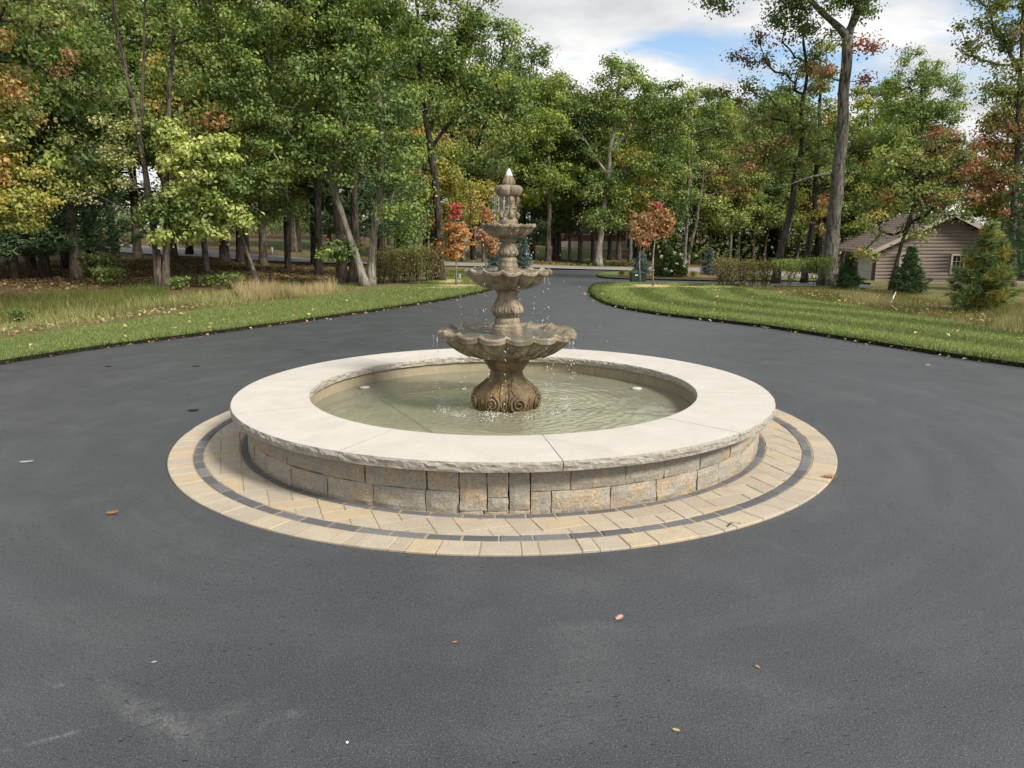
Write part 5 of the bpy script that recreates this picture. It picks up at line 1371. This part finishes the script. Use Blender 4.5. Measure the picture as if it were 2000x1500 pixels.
# hydrangea
g = G(1308, 543); hy = empty('flowering_shrub', (g[0], g[1], ground_z(g[0], g[1])))
tag(hy, 'rounded green shrub with white flower heads in the mulch bed', 'shrub'); m = mpp(g[1])
b = MB()
for k in range(16):
    a = RNG.uniform(0, 6.28); r = RNG.uniform(.1, .7) * 32 * m; b.tube([(0.1*math.cos(a), .1*math.sin(a), -.03), (r*.6*math.cos(a), r*.6*math.sin(a), 22*m), (r*math.cos(a), r*math.sin(a), 42*m)], [.012, .009, .004], 5, False)
b.build('stems', MAT['bark_brown'], hy)
k = 5200; u = unit(RNG.normal(size=(k, 3))); u[:, 2] = np.abs(u[:, 2]); rr = RNG.uniform(.3, 1, (k, 1)) ** .4
bumpy = np.array([1 + .22 * noise.noise((v[0]*2.2, v[1]*2.2, v[2]*2.2)) for v in u])[:, None]
build_leaves('foliage', u * rr * bumpy * np.array([33, 27, 48]) * m + np.array([0, 0, .05]), .085, pick([(0.055, .10, .022, 3), (0.085, .14, .03, 3), (.13, .18, .045, 1)], k), MAT['leaf'], hy)
MAT['petal'] = plain('white_petals', (0.72, 0.72, 0.55), .8)
for (dx, dz) in ((20, 35), (28, 30), (8, 26), (18, 44), (-12, 16), (-3, 12), (24, 24), (-18, 40), (5, 46)):
    b = MB()
    for _ in range(10):
        v, f = octa((dx*m*1.0 + RNG.normal()*.028, -(27*m) * math.sqrt(max(0.05, 1 - (dx/33)**2 - (dz/48)**2)) - .02 + RNG.normal()*.02, dz*m + RNG.normal()*.028), .03, .024); b.add(v, f)
    b.build('flower_head', MAT['petal'], hy)
# low plants in the left wood edge and mulch bed
LP = shrub(4, .5, .6, 5, FRESH, 1, .35, .07, 420)
LP.name = 'low_plant'
for i, (px, py, s, lb) in enumerate([(200, 545, 1.5, 'leafy green sapling by the trunks at the left'), (215, 560, 1.0, 'low green plant below the leafy sapling at the left'), (1215, 540, .45, 'low tufty plant at the left end of the mulch bed'), (1235, 540, .45, 'second low tufty plant in the mulch bed'), (1355, 543, .5, 'greyish low plant right of the flowering shrub'), (350, 569, .7, 'low weed at the foot of the twin-stemmed tree'), (455, 566, .8, 'low weed in the grass left of the small leaning tree'), (410, 563, .7, 'weedy tuft below the yellow-green tree'), (285, 580, .45, 'small weed left of the twin-stemmed tree foot'), (40, 632, .5, 'tall weed in the dry grass at the left edge')]):
    put(LP, px=px, py=py, s=s, label=lb, group='low plants', cat='plant')

# ------------------------------------------------------------------ garage
def quad_rot(a): return Matrix.Rotation(a, 4, 'Z')
GA = -0.10
gc = at(1706, 566, 39.0)
gar = empty('garage', (gc[0], gc[1], gc[2] + .02), GA)
tag(gar, 'brown log-sided garage with a shingled gable roof among the trees', 'garage')
def make_siding():
    m = M('brown_siding'); r = m.rnd(); f = m.noise(3, 5, .6, m.pos((.3, .3, 6)))
    c = m.ramp(f, [(.3, (.16, .125, .105)), (.7, (.21, .17, .14))])
    return m.principled(m.mix(m.math('MULTIPLY', r, .4), c, (.15, .13, .11)), .8, None, .3)
MAT['siding'] = make_siding(); MAT['trim'] = plain('cream_trim', (.38, .34, .28), .7); MAT['grey_trim'] = plain('grey_post', (.20, .19, .18), .7)
MAT['white'] = plain('white_paint', (.80, .80, .78), .5, var=.05)
MAT['glass'] = M('window_glass').principled((.012, .013, .015), .06, None, .6)
MAT['concrete'] = plain('concrete', (.42, .40, .37), .85)
def make_shingle():
    m = M('shingles'); p = m.pos(); br = m.t.nodes.new('ShaderNodeTexNoise'); f = m.noise(14, 4, .7, m.pos((1, 1, 1)))
    return m.principled(m.ramp(f, [(.3, (.13, .10, .092)), (.7, (.24, .19, .175))]), .9, None, .2)
MAT['shingle'] = make_shingle()
GW, GD, HW, HR = 7.6, 6.2, 2.35, 4.25          # width, depth, eave and ridge height
b = MB(); b.add([(0.06, .06, 0), (GW-.06, .06, 0), (GW-.06, GD, 0), (.06, GD, 0), (.06, .06, HW-.03), (GW-.06, .06, HW-.03), (GW-.06, GD, HW-.03), (.06, GD, HW-.03), (GW/2, .06, HR-.05), (GW/2, GD, HR-.05)],
              [(0,1,5,8,4), (1,2,6,5), (2,3,7,9,6), (3,0,4,7), (4,8,9,7), (8,5,6,9)])
b.build('wall', MAT['siding'], gar)
bh = 0.2; nb = int(HR / bh)
def board(x0, x1, z, axis):
    b = MB(); n = 5; V = []
    for i in range(n + 1):
        t = i / n; V.append((t * bh * .96, -0.035 * math.sin(PI * t) ** .6))
    W = []
    for x in (x0, x1):
        for (dz, dy) in V: W.append((x, dy - .005, z + dz) if axis == 0 else (dy - .005, x, z + dz))
    m_ = n + 1; Fc = [(i, i+1, m_+i+1, m_+i) for i in range(n)] + [tuple(range(m_)), tuple(range(2*m_-1, m_-1, -1))]
    b.add(W, Fc); b.build('siding_board', MAT['siding'], gar, True)
WX0, WX1, WZ0, WZ1 = 4.18, 5.45, 1.0, 1.95
DX0, DX1, DZ1 = 1.35, 2.25, 2.0
for k in range(nb):
    z = k * bh
    if z < HW - bh * .5: xs = (0, GW)
    else:
        t = (z + bh * .9 - HW) / (HR - HW); xs = (max(0, GW/2*t), min(GW, GW - GW/2*t))
    if xs[1] - xs[0] < .25: continue
    segs = [xs]
    def cut(segs, a, c):
        o = []
        for s in segs:
            if c <= s[0] or a >= s[1]: o.append(s)
            else:
                if s[0] < a: o.append((s[0], a))
                if s[1] > c: o.append((c, s[1]))
        return o
    if z + bh > WZ0 and z < WZ1: segs = cut(segs, WX0, WX1)
    if z < DZ1: segs = cut(segs, DX0, DX1)
    for s in segs: board(s[0], s[1], z, 0)
    if z < HW - .1:
        for s in ((0, .35), (2.95, 3.3), (5.85, GD)) if z < 1.95 else ((0, GD),): board(s[0], s[1], z, 1)
b = MB()
for (a, c) in (((WX0-.1, -.075, WZ0-.1), (WX1+.1, -.01, WZ0)), ((WX0-.1, -.075, WZ1), (WX1+.1, -.01, WZ1+.1)), ((WX0-.1, -.07, WZ0), (WX0, -.01, WZ1)), ((WX1, -.07, WZ0), (WX1+.1, -.01, WZ1))): b.box(a, c)
wf = empty('window', (0, 0, 0)); wf.parent = gar
b.build('frame', MAT['trim'], wf)
b = MB(); b.box((WX0, .0, WZ0), (WX1, .05, WZ1)); b.build('pane', MAT['glass'], wf)
b = MB(); b.box(((WX0+WX1)/2-.03, -.03, WZ0), ((WX0+WX1)/2+.03, -.004, WZ1))
for q in (1, 2): b.box((WX0, -.02, WZ0 + (WZ1-WZ0)*q/3 - .01), (WX1, -.004, WZ0 + (WZ1-WZ0)*q/3 + .01))
for q in (1, 2, 4, 5): b.box((WX0 + (WX1-WX0)*q/6 - .01, -.024, WZ0), (WX0 + (WX1-WX0)*q/6 + .01, -.008, WZ1))
b.build('glazing_bar', MAT['trim'], wf)
b = MB(); b.box((DX0, -.05, .02), (DX1, .03, DZ1)); dd_ = b.build('side_door', MAT['trim'], gar)
b = MB(); b.box((DX0 - .09, -.07, .0), (DX0, .0, DZ1 + .09)); b.box((DX1, -.07, 0), (DX1 + .09, .0, DZ1 + .09)); b.box((DX0, -.07, DZ1 + .002), (DX1, 0, DZ1 + .09)); b.build('frame', MAT['trim'], dd_)
for y0, y1 in ((.35, 2.95), (3.3, 5.85)):
    b = MB(); b.box((-.03, y0 + .08, .02), (.04, y1 - .08, 1.95)); go = b.build('garage_door', MAT['white'], gar)
    b = MB()
    for q in range(1, 4): b.box((-.036, y0 + .08, .02 + 1.93*q/4 - .008), (-.031, y1 - .08, .02 + 1.93*q/4 + .008))
    b.build('panel_joint', MAT['grey_trim'], go)
    b = MB(); b.box((-.06, y0 - .02, 0), (.02, y0 + .08, 2.05)); b.box((-.06, y1 - .08, 0), (.02, y1 + .02, 2.05)); b.build('door_post', MAT['grey_trim'], gar)
b = MB(); b.tube([(-.12, GD - .1, 0), (-.12, GD - .1, HW - .1)], .05, 8); b.build('downpipe', MAT['trim'], gar)
ov = .55; sl_ = (HR - HW) / (GW / 2)
for sgn, nm in ((-1, 'roof'), (1, 'roof')):
    b = MB(); x_e = -ov if sgn < 0 else GW + ov; z_e = HW - ov * sl_
    nrow = 16; rf = None
    # stepped courses of shingles
    for r in range(nrow):
        t0, t1 = r / nrow, (r + 1) / nrow
        xa, za = x_e + (GW/2 - x_e) * t0, z_e + (HR - z_e) * t0; xb, zb = x_e + (GW/2 - x_e) * t1, z_e + (HR - z_e) * t1
        y0, y1 = -ov, GD + ov
        b.add([(xa, y0, za + .16), (xa, y1, za + .16), (xb, y1, zb + .148), (xb, y0, zb + .148), (xa, y0, za + .03), (xa, y1, za + .03), (xb, y1, zb + .03), (xb, y0, zb + .03)], [(0,1,2,3), (4,7,6,5), (0,4,5,1), (1,5,6,2), (0,3,7,4)] + ([(2,6,7,3)] if r == nrow-1 else []))
    rf = b.build(nm, MAT['shingle'], gar)
    b = MB(); b.add([(x_e, -ov - .03, z_e - .12), (GW/2, -ov - .03, HR - .12), (GW/2, -ov - .03, HR + .12), (x_e, -ov - .03, z_e + .12), (x_e, -ov - .003, z_e - .12), (GW/2, -ov - .003, HR - .12), (GW/2, -ov - .003, HR + .12), (x_e, -ov - .003, z_e + .12)],
                    [(0,1,2,3), (7,6,5,4), (3,2,6,7), (0,4,5,1), (0,3,7,4)]); b.build('barge_board', MAT['trim'], rf)
    if sgn < 0:
        b = MB(); b.box((x_e - .09, -ov, z_e + .0), (x_e - .005, GD + ov, z_e + .11)); b.build('gutter', MAT['trim'], rf)
b = MB(); b.box((-1.2, .2, -.12), (-.07, GD - .2, .012)); b.build('apron', MAT['concrete'], gar)
b = MB(); b.box((-.02, -.02, -.9), (GW + .02, GD, -.001)); b.build('foundation', MAT['concrete'], gar)

# ------------------------------------------------------------------ far houses
MAT['red_wall'] = plain('red_boards', (.13, .045, .035), .8); MAT['roof_grey'] = plain('grey_roof', (.20, .19, .185), .9)
MAT['dark_open'] = plain('dark_door', (.02, .018, .016), .5); MAT['pale_wall'] = plain('pale_boards', (.55, .56, .56), .8)
MAT['stone_base'] = plain('stone_base', (.36, .33, .28), .9)
def house(name, label, xy, rz, W, D, H, R, wall, base_c):
    z = ground_z(*xy); r = empty(name, (xy[0], xy[1], z), rz); tag(r, label, 'house')
    b = MB(); b.add([(0,0,0),(W,0,0),(W,D,0),(0,D,0),(0,0,H),(W,0,H),(W,D,H),(0,D,H),(0,D/2,R),(W,D/2,R)], [(0,1,5,4),(1,2,6,9,5),(2,3,7,6),(3,0,4,8,7)]); b.build('wall', wall, r)
    b = MB(); b.add([(-.5,-.5,H-.1),(W+.5,-.5,H-.1),(W+.5,D/2,R+.1),(-.5,D/2,R+.1),(-.5,D+.5,H-.1),(W+.5,D+.5,H-.1),(-.5,-.5,H-.3),(W+.5,-.5,H-.3)], [(0,1,2,3),(3,2,5,4),(6,7,1,0)]); rf = b.build('roof', MAT['roof_grey'], r)
    b = MB(); b.box((-.5, -.56, H-.32), (W+.5, -.503, H-.08)); b.build('fascia', MAT['trim'], rf)
    b = MB(); b.box((-.02, -.06, -.3), (W+.02, -.002, .5)); b.build('plinth', base_c, r)
    b = MB(); b.box((W*.62, -.07, 0), (W*.62+1.9, -.003, 2.1)); d = b.build('door', MAT['dark_open'], r)
    b = MB(); b.box((W*.62-.1, -.075, 0), (W*.62, -.004, 2.2)); b.box((W*.62+1.9, -.075, 0), (W*.62+2.0, -.004, 2.2)); b.build('frame', MAT['trim'], d)
    for k in range(2):
        x = W * (.15 + .24 * k); b = MB(); b.box((x-.08, -.05, 1.0), (x+1.2, -.02, 2.1)); wd_ = b.build('window', MAT['trim'], r)
        b = MB(); b.box((x, -.06, 1.08), (x+.54, -.052, 2.02)); b.box((x+.58, -.06, 1.08), (x+1.12, -.052, 2.02)); b.build('pane', MAT['glass'], wd_)
hx = at(1092, 480, 58); house('red_house', 'dark red house with a pale fascia beyond the far lawn', (hx[0], hx[1]), .05, 9, 7, 2.6, 4.6, MAT['red_wall'], MAT['stone_base'])
hx = at(470, 474, 74); house('pale_house', 'pale grey house glimpsed between the trunks at the left', (hx[0], hx[1]), .1, 8, 6, 2.3, 4.0, MAT['pale_wall'], MAT['stone_base'])
hx = at(905, 480, 60); house('white_house', 'white building glimpsed behind the young orange maple', (hx[0], hx[1]), -.05, 3.2, 5, 2.2, 3.4, MAT['white'], MAT['stone_base'])

# ------------------------------------------------------------------ small things
MAT['box_green'] = plain('green_enamel', (.012, .035, .024), .45, .4, .2); MAT['sticker'] = plain('white_sticker', (.72, .72, .70), .6)
g = G(1248, 554.5); m = mpp(g[1])
ub = empty('utility_box', (g[0], g[1] + .2, ground_z(*g[:2]) - .02)); tag(ub, 'dark green utility box with a white sticker behind the young maples', 'utility box')
w2, hgt = 14 * m, 20.5 * m
b = MB(); b.prism([(-w2, -.2), (w2, -.2), (w2, .25), (-w2, .25)], -.03, hgt * .93, .006); b.build('cabinet', MAT['box_green'], ub)
b = MB(); b.prism([(-w2-.012, -.215), (w2+.012, -.215), (w2+.012, .265), (-w2-.012, .265)], hgt * .93, hgt * 1.02, .012); b.build('lid', MAT['box_green'], ub)
b = MB(); b.box((-w2 + .09, -.2035, hgt * .74), (-w2 + .17, -.2005, hgt * .84)); b.build('sticker', MAT['sticker'], ub)
# pale crooked stick / pipe on the rough grass
g = G(1748, 611); pts = []
for (px, py, h) in ((1752, 612, .05), (1742, 606, .06), (1740, 600, .10), (1744, 592, .16), (1748, 585, .22)):
    p = G(px, py); pts.append((p[0], p[1], ground_z(p[0], p[1]) + h * .6))
pts = np.array(pts); b = MB(); b.tube(pts - pts[0], [.014, .015, .015, .013, .009], 7)
st = b.build('crooked_stick', MAT['sticker'], None, True, tuple(pts[0])); tag(st, 'pale crooked stick lying on the rough grass in front of the garage', 'stick')
p = G(532, 498.5); b = MB(); b.tube([(0, 0, -.05), (0, 0, .32), (0, 0, .36)], [.05, .05, .03], 8)
rm = b.build('marker_post', MAT['sticker'], None, True, (p[0], p[1], ground_z(p[0], p[1]))); tag(rm, 'short white marker post at the far roadside', 'post')
# fallen leaves and dark flakes one can point at
def oak_leaf(name, label, px, py, size, col, rz, z=0.004, curl=.25, group='fallen leaves on the asphalt', onz=None):
    n = 7; V = []; Fc = []
    xs = np.linspace(0, 1, 2 * n + 1)
    for i, t in enumerate(xs):
        wv = (0.16 + .17 * math.sin(PI * t)) * (1.15 if i % 2 == 0 else 0.32) * (1 if 0 < t < 1 else .15)
        zc_ = curl * (t - .45) ** 2; ed = curl * .35
        V += [(t - .5, -wv, zc_ + ed * wv * 2), (t - .5, 0, zc_), (t - .5, wv, zc_ + ed * wv * 2.4)]
    for i in range(2 * n): Fc += [(3*i, 3*i+3, 3*i+4, 3*i+1), (3*i+1, 3*i+4, 3*i+5, 3*i+2)]
    k = len(V); V += [(-.5, -.012, .05), (-.5, .012, .05), (-.82, .012, .10), (-.82, -.012, .10)]; Fc.append((k, k+1, k+2, k+3))
    V = np.array(V) * size
    cm = np.repeat(np.array([col]), len(V), 0) * RNG.uniform(.8, 1.15, (len(V), 1))
    me = bpy.data.meshes.new(name); me.from_pydata([tuple(v) for v in V], [], Fc)
    a = me.attributes.new('col', 'FLOAT_COLOR', 'POINT'); a.data.foreach_set('color', np.column_stack([cm, np.ones(len(V))]).astype(np.float32).ravel())
    p = at_z(px, py, onz or 0.0)
    o = obj(name, me, MAT['litter'], None, (p[0], p[1], (onz or 0.0) + z)); o.rotation_euler = (0, 0, rz)
    return tag(o, label, 'leaf', group)
oak_leaf('fallen_leaf', 'curled tan oak leaf on the asphalt left of the pavers', 220, 1004, .068, (.38, .20, .10), .2, curl=.5)
oak_leaf('fallen_leaf', 'pale pink leaf on the asphalt in front of the fountain', 1210, 1209, .045, (.68, .42, .38), .9, curl=.4)
oak_leaf('fallen_leaf', 'orange-brown leaf on the right edge of the paver ring', 1622, 933, .09, (.42, .20, .08), -.35, curl=.45, onz=.014)
oak_leaf('fallen_leaf', 'tiny brown leaf scrap in the middle foreground', 888, 1256, .022, (.40, .22, .12), .5)
oak_leaf('fallen_leaf', 'tiny yellowish leaf scrap in the right foreground', 1480, 1304, .022, (.50, .34, .16), 2.0)
oak_leaf('fallen_leaf', 'pale grey leaf flat on the asphalt at the far left', 52, 903, .09, (.44, .42, .36), .15, curl=.12)
oak_leaf('fallen_leaf', 'small whitish scrap in the left foreground', 301, 1295, .018, (.55, .53, .48), .3)
oak_leaf('fallen_leaf', 'small black flake left of the paver ring', 378, 803, .10, (.014, .014, .014), .2, curl=.3)  # this and the next two: thin near-black flakes in the leaf outline
oak_leaf('fallen_leaf', 'dark flake on the asphalt behind the basin on the left', 383, 716, .085, (.016, .016, .016), .5, curl=.2)
oak_leaf('fallen_leaf', 'dark flake near the left grass edge', 212, 716, .08, (.020, .020, .020), .05, curl=.1)
oak_leaf('fallen_leaf', 'pale leaf on the asphalt behind the right of the basin', 1812, 714, .08, (.55, .44, .32), .4)
oak_leaf('fallen_leaf', 'small yellow leaf scrap near the bottom right', 1321, 1428, .024, (.60, .50, .24), -.5)
p = at_z(678, 1452, 0); me = bpy.data.meshes.new('pebble'); bm = bmesh.new(); bmesh.ops.create_icosphere(bm, subdivisions=2, radius=.0045)
for v in bm.verts: v.co *= 1 + .2 * nz3(*(v.co * 200)); v.co.z *= .7
bm.to_mesh(me); bm.free(); pb = obj('pebble', me, MAT['sticker'], None, (p[0], p[1], .004)); tag(pb, 'tiny white pebble on the asphalt near the bottom edge', 'pebble')
p0, pts = None, []
for px, py in ((1421, 1028), (1426, 1022), (1436, 1020), (1446, 1022)): q = at_z(px, py, .016); pts.append(q)
pts = np.array(pts); b = MB(); b.tube(pts - pts[0], [.003, .0035, .003, .002], 5); tw = b.build('twig', MAT['bark_brown'], None, True, tuple(pts[0])); tag(tw, 'small curled twig on the front right of the paver ring', 'twig')

# ------------------------------------------------------------------ grass, litter
def blades(name, X, Y, Z, h, wd, col, lean=.35):
    n = len(X); a = RNG.uniform(0, 6.28, n); ax_ = np.column_stack([np.cos(a), np.sin(a), np.zeros(n)])
    P = np.column_stack([X, Y, Z]); ln = RNG.normal(size=(n, 3)) * lean; ln[:, 2] = 0
    tip = P + np.column_stack([np.zeros(n), np.zeros(n), h]) + ln * h[:, None]
    V = np.stack([P - ax_ * wd[:, None] * .5, P + ax_ * wd[:, None] * .5, tip], 1).reshape(-1, 3)
    return obj(name, fast_mesh(name, V, np.arange(3 * n), 3, np.repeat(col, 3, 0)), MAT['blade'])
def scatter(poly, n, edge_path=None):
    poly = np.array(poly); lo, hi = poly.min(0), poly.max(0); out_ = np.zeros((0, 2))
    while len(out_) < n:
        q = RNG.uniform(lo, hi, (n * 2, 2)); out_ = np.vstack([out_, q[inside(poly, q[:, 0], q[:, 1])]])
    return out_[:n]
GRASS = [(0.13, 0.189, 0.053, 4), (0.195, 0.259, 0.08, 4), (0.283, 0.325, 0.119, 2), (0.46, 0.345, 0.198, 0.7)]
DRYG = [(0.414, 0.375, 0.172, 3), (0.31, 0.312, 0.127, 4), (0.196, 0.237, 0.069, 5), (0.529, 0.5, 0.276, 1.5)]
def lawn_grass(name, label, poly, path, n, straw, stripe):
    q = scatter(poly, n)
    keep = straw(q[:, 0], q[:, 1]) < .45; q = q[keep]
    d = dist_to(path, q[:, 0], q[:, 1])
    c = pick(GRASS, len(q)) * RNG.uniform(.8, 1.2, (len(q), 1))
    if stripe:
        wv = np.array([noise.noise((a_ * .35, b_ * .35, 4)) + .4 * noise.noise((a_ * 1.3, b_ * 1.3, 8)) for a_, b_ in q])
        c *= (1 + .26 * np.tanh(2.0 * np.sin((d + .18 + .22 * wv) * 2*PI/1.15 + PI)) + .25 * wv)[:, None]
    h = RNG.uniform(.02, .05, len(q))
    # ragged uncut fringe along the asphalt
    k = int(len(path) * 60); i = RNG.integers(0, len(path) - 1, k); t = RNG.uniform(0, 1, (k, 1))
    e_ = path[i] * (1 - t) + path[i + 1] * t + RNG.normal(size=(k, 2)) * .035
    X = np.concatenate([q[:, 0], e_[:, 0]]); Y = np.concatenate([q[:, 1], e_[:, 1]])
    Z = terrain(X, Y) + np.concatenate([np.full(len(q), .04), RNG.uniform(.0, .045, k)])
    c = np.vstack([c, pick([(.030, .050, .012, 3), (.045, .075, .016, 2), (.02, .022, .01, 2)], k)])
    o = blades(name, X, Y, Z, np.concatenate([h, RNG.uniform(.03, .085, k)]), RNG.uniform(.006, .013, len(X)), c)
    tag(o, label, 'grass', None, 'stuff')
lim = lambda pl: np.array([p for p in pl])
lawn_grass('lawn_grass', 'short mown grass of the right lawn', LR, pER, 150000, straw_r, True)
lawn_grass('lawn_grass', 'short mown grass of the left verge', LL, pEL, 110000, straw_l, False)
# tall dry grass belt, left, and rough grass, right
def tall(name, label, polys):
    X = []; Y = []; H = []; W = []; C = []
    for (px_poly, n, h0, h1, pal, wd) in polys:
        q = scatter(gp(px_poly), n)
        nn_ = np.array([noise.noise((a * .9, b * .9, 9)) for a, b in q]); k = nn_ + RNG.normal(size=n) * .25 > -.25; q = q[k]; nn_ = nn_[k]
        X.append(q[:, 0]); Y.append(q[:, 1]); H.append(RNG.uniform(h0, h1, len(q)) * (1 + .7 * nn_)); W.append(np.full(len(q), wd)); cc = pick(pal, len(q)); pn = np.array([noise.noise((a * .55, b * .55, 21)) for a, b in q])
        gm = np.clip(pn * 2.2 + RNG.normal(size=len(q)) * .3, 0, 1)[:, None]
        C.append((cc * (1 - gm) + pick([(.10, .135, .035, 3), (.14, .17, .05, 2), (.16, .11, .055, 1.5)], len(q)) * gm) * RNG.uniform(.7, 1.2, (len(q), 1)))
    X, Y, H, W, C = map(np.concatenate, (X, Y, H, W, C))
    o = blades(name, X, Y, terrain(X, Y) + .02, H, W, C, .28); tag(o, label, 'grass', None, 'stuff')
tall('tall_grass', 'tall dry straw-coloured grass along the left wood edge', [
    ([(-200, 690), (0, 662), (150, 642), (300, 622), (450, 602), (560, 590), (660, 578), (700, 565), (560, 572), (400, 578), (200, 590), (0, 610), (-200, 640)], 17000, .05, .20, DRYG, .009),
    ([(480, 592), (560, 588), (650, 576), (660, 568), (560, 572), (460, 580)], 5000, .16, .38, [(.52, .42, .24, 4), (.42, .33, .17, 3)], .009),
    ([(0, 640), (120, 620), (330, 590), (330, 570), (120, 580), (0, 590)], 9000, .08, .28, [(.12, .15, .04, 4), (.2, .2, .07, 3), (.09, .12, .03, 3)], .012)])
tall('rough_grass', 'rough mixed grass between the right lawn and the garage', [
    ([(1430, 563), (1560, 584), (1700, 607), (1850, 633), (2000, 656), (2250, 690), (2200, 620), (1950, 592), (1800, 576), (1640, 566), (1480, 562)], 26000, .04, .13, [(.19, .18, .065, 4), (.12, .15, .04, 4), (.30, .25, .12, 2)], .010),
    ([(1930, 652), (1990, 660), (2010, 640), (1960, 630)], 700, .08, .22, [(.42, .37, .19, 3), (.2, .2, .08, 2)], .008), ([(1640, 590), (1790, 622), (1850, 625), (1700, 588)], 1500, .10, .25, [(.40, .34, .18, 3)], .008)])
# leaf litter: on the verge, under the trees, along the asphalt edge
def litter(name, label, items):
    P = []; C = []; S = []
    for (xy, n, size, pal, dz) in items:
        q = xy; z = terrain(q[:, 0], q[:, 1]) + dz + RNG.uniform(0, .025, len(q))
        P.append(np.column_stack([q, z])); C.append(pick(pal, len(q)) * RNG.uniform(.7, 1.2, (len(q), 1))); S.append(np.full(len(q), size))
    P, C, S = np.vstack(P), np.vstack(C), np.concatenate(S)
    V, L, CC = leaf_cloud(P, S, C, .6, 0, 1.9, .15)
    o = obj(name, fast_mesh(name, V, L, 4, CC), MAT['litter']); tag(o, label, 'leaf litter', None, 'stuff')
LIT = [(.50, .38, .22, 3), (.40, .26, .13, 3), (.60, .50, .34, 2), (.30, .16, .08, 2), (.55, .50, .20, 1)]
BRN = [(.19, .12, .065, 4), (.26, .17, .09, 4), (.36, .26, .15, 2), (.12, .075, .04, 2), (.10, .13, .04, 2.5)]
def along(path, n, off, sp):
    i = RNG.integers(0, len(path) - 1, n); t = RNG.uniform(0, 1, (n, 1)); tg = unit(path[i + 1] - path[i]); nr_ = np.column_stack([-tg[:, 1], tg[:, 0]])
    return path[i] * (1 - t) + path[i + 1] * t + nr_ * (off + RNG.normal(size=(n, 1)) * sp)
litter('lawn_leaves', 'dry leaves scattered over the mown grass and its edges', [
    (scatter(LR, 130), 0, .075, LIT, .06), (scatter(LL, 200), 0, .075, LIT, .06),
    (along(pEL, 260, -.04, .07), 0, .065, LIT, .004), (along(pER, 130, .04, .07), 0, .065, LIT, .004),
    (scatter(gp([(20, 665), (250, 630), (420, 604), (420, 597), (230, 620), (0, 652)]), 260), 0, .07, LIT, .07),
    (scatter(gp([(1480, 566), (1620, 590), (1800, 622), (1950, 640), (1900, 612), (1700, 580)]), 300), 0, .08, LIT, .06)])
litter('wood_litter', 'brown fallen leaves covering the floor of the left wood', [
    (scatter(gp([(-300, 600), (0, 580), (300, 562), (640, 555), (720, 545), (700, 520), (420, 505), (0, 515), (-300, 540)]), 18000), 0, .09, BRN, .04),
    (scatter(gp([(1040, 517), (1330, 521), (1330, 512), (1040, 509)]), 1500), 0, .16, BRN, .04)])
print('scene built', len(bpy.data.objects), sum(len(m_.polygons) for m_ in bpy.data.meshes))
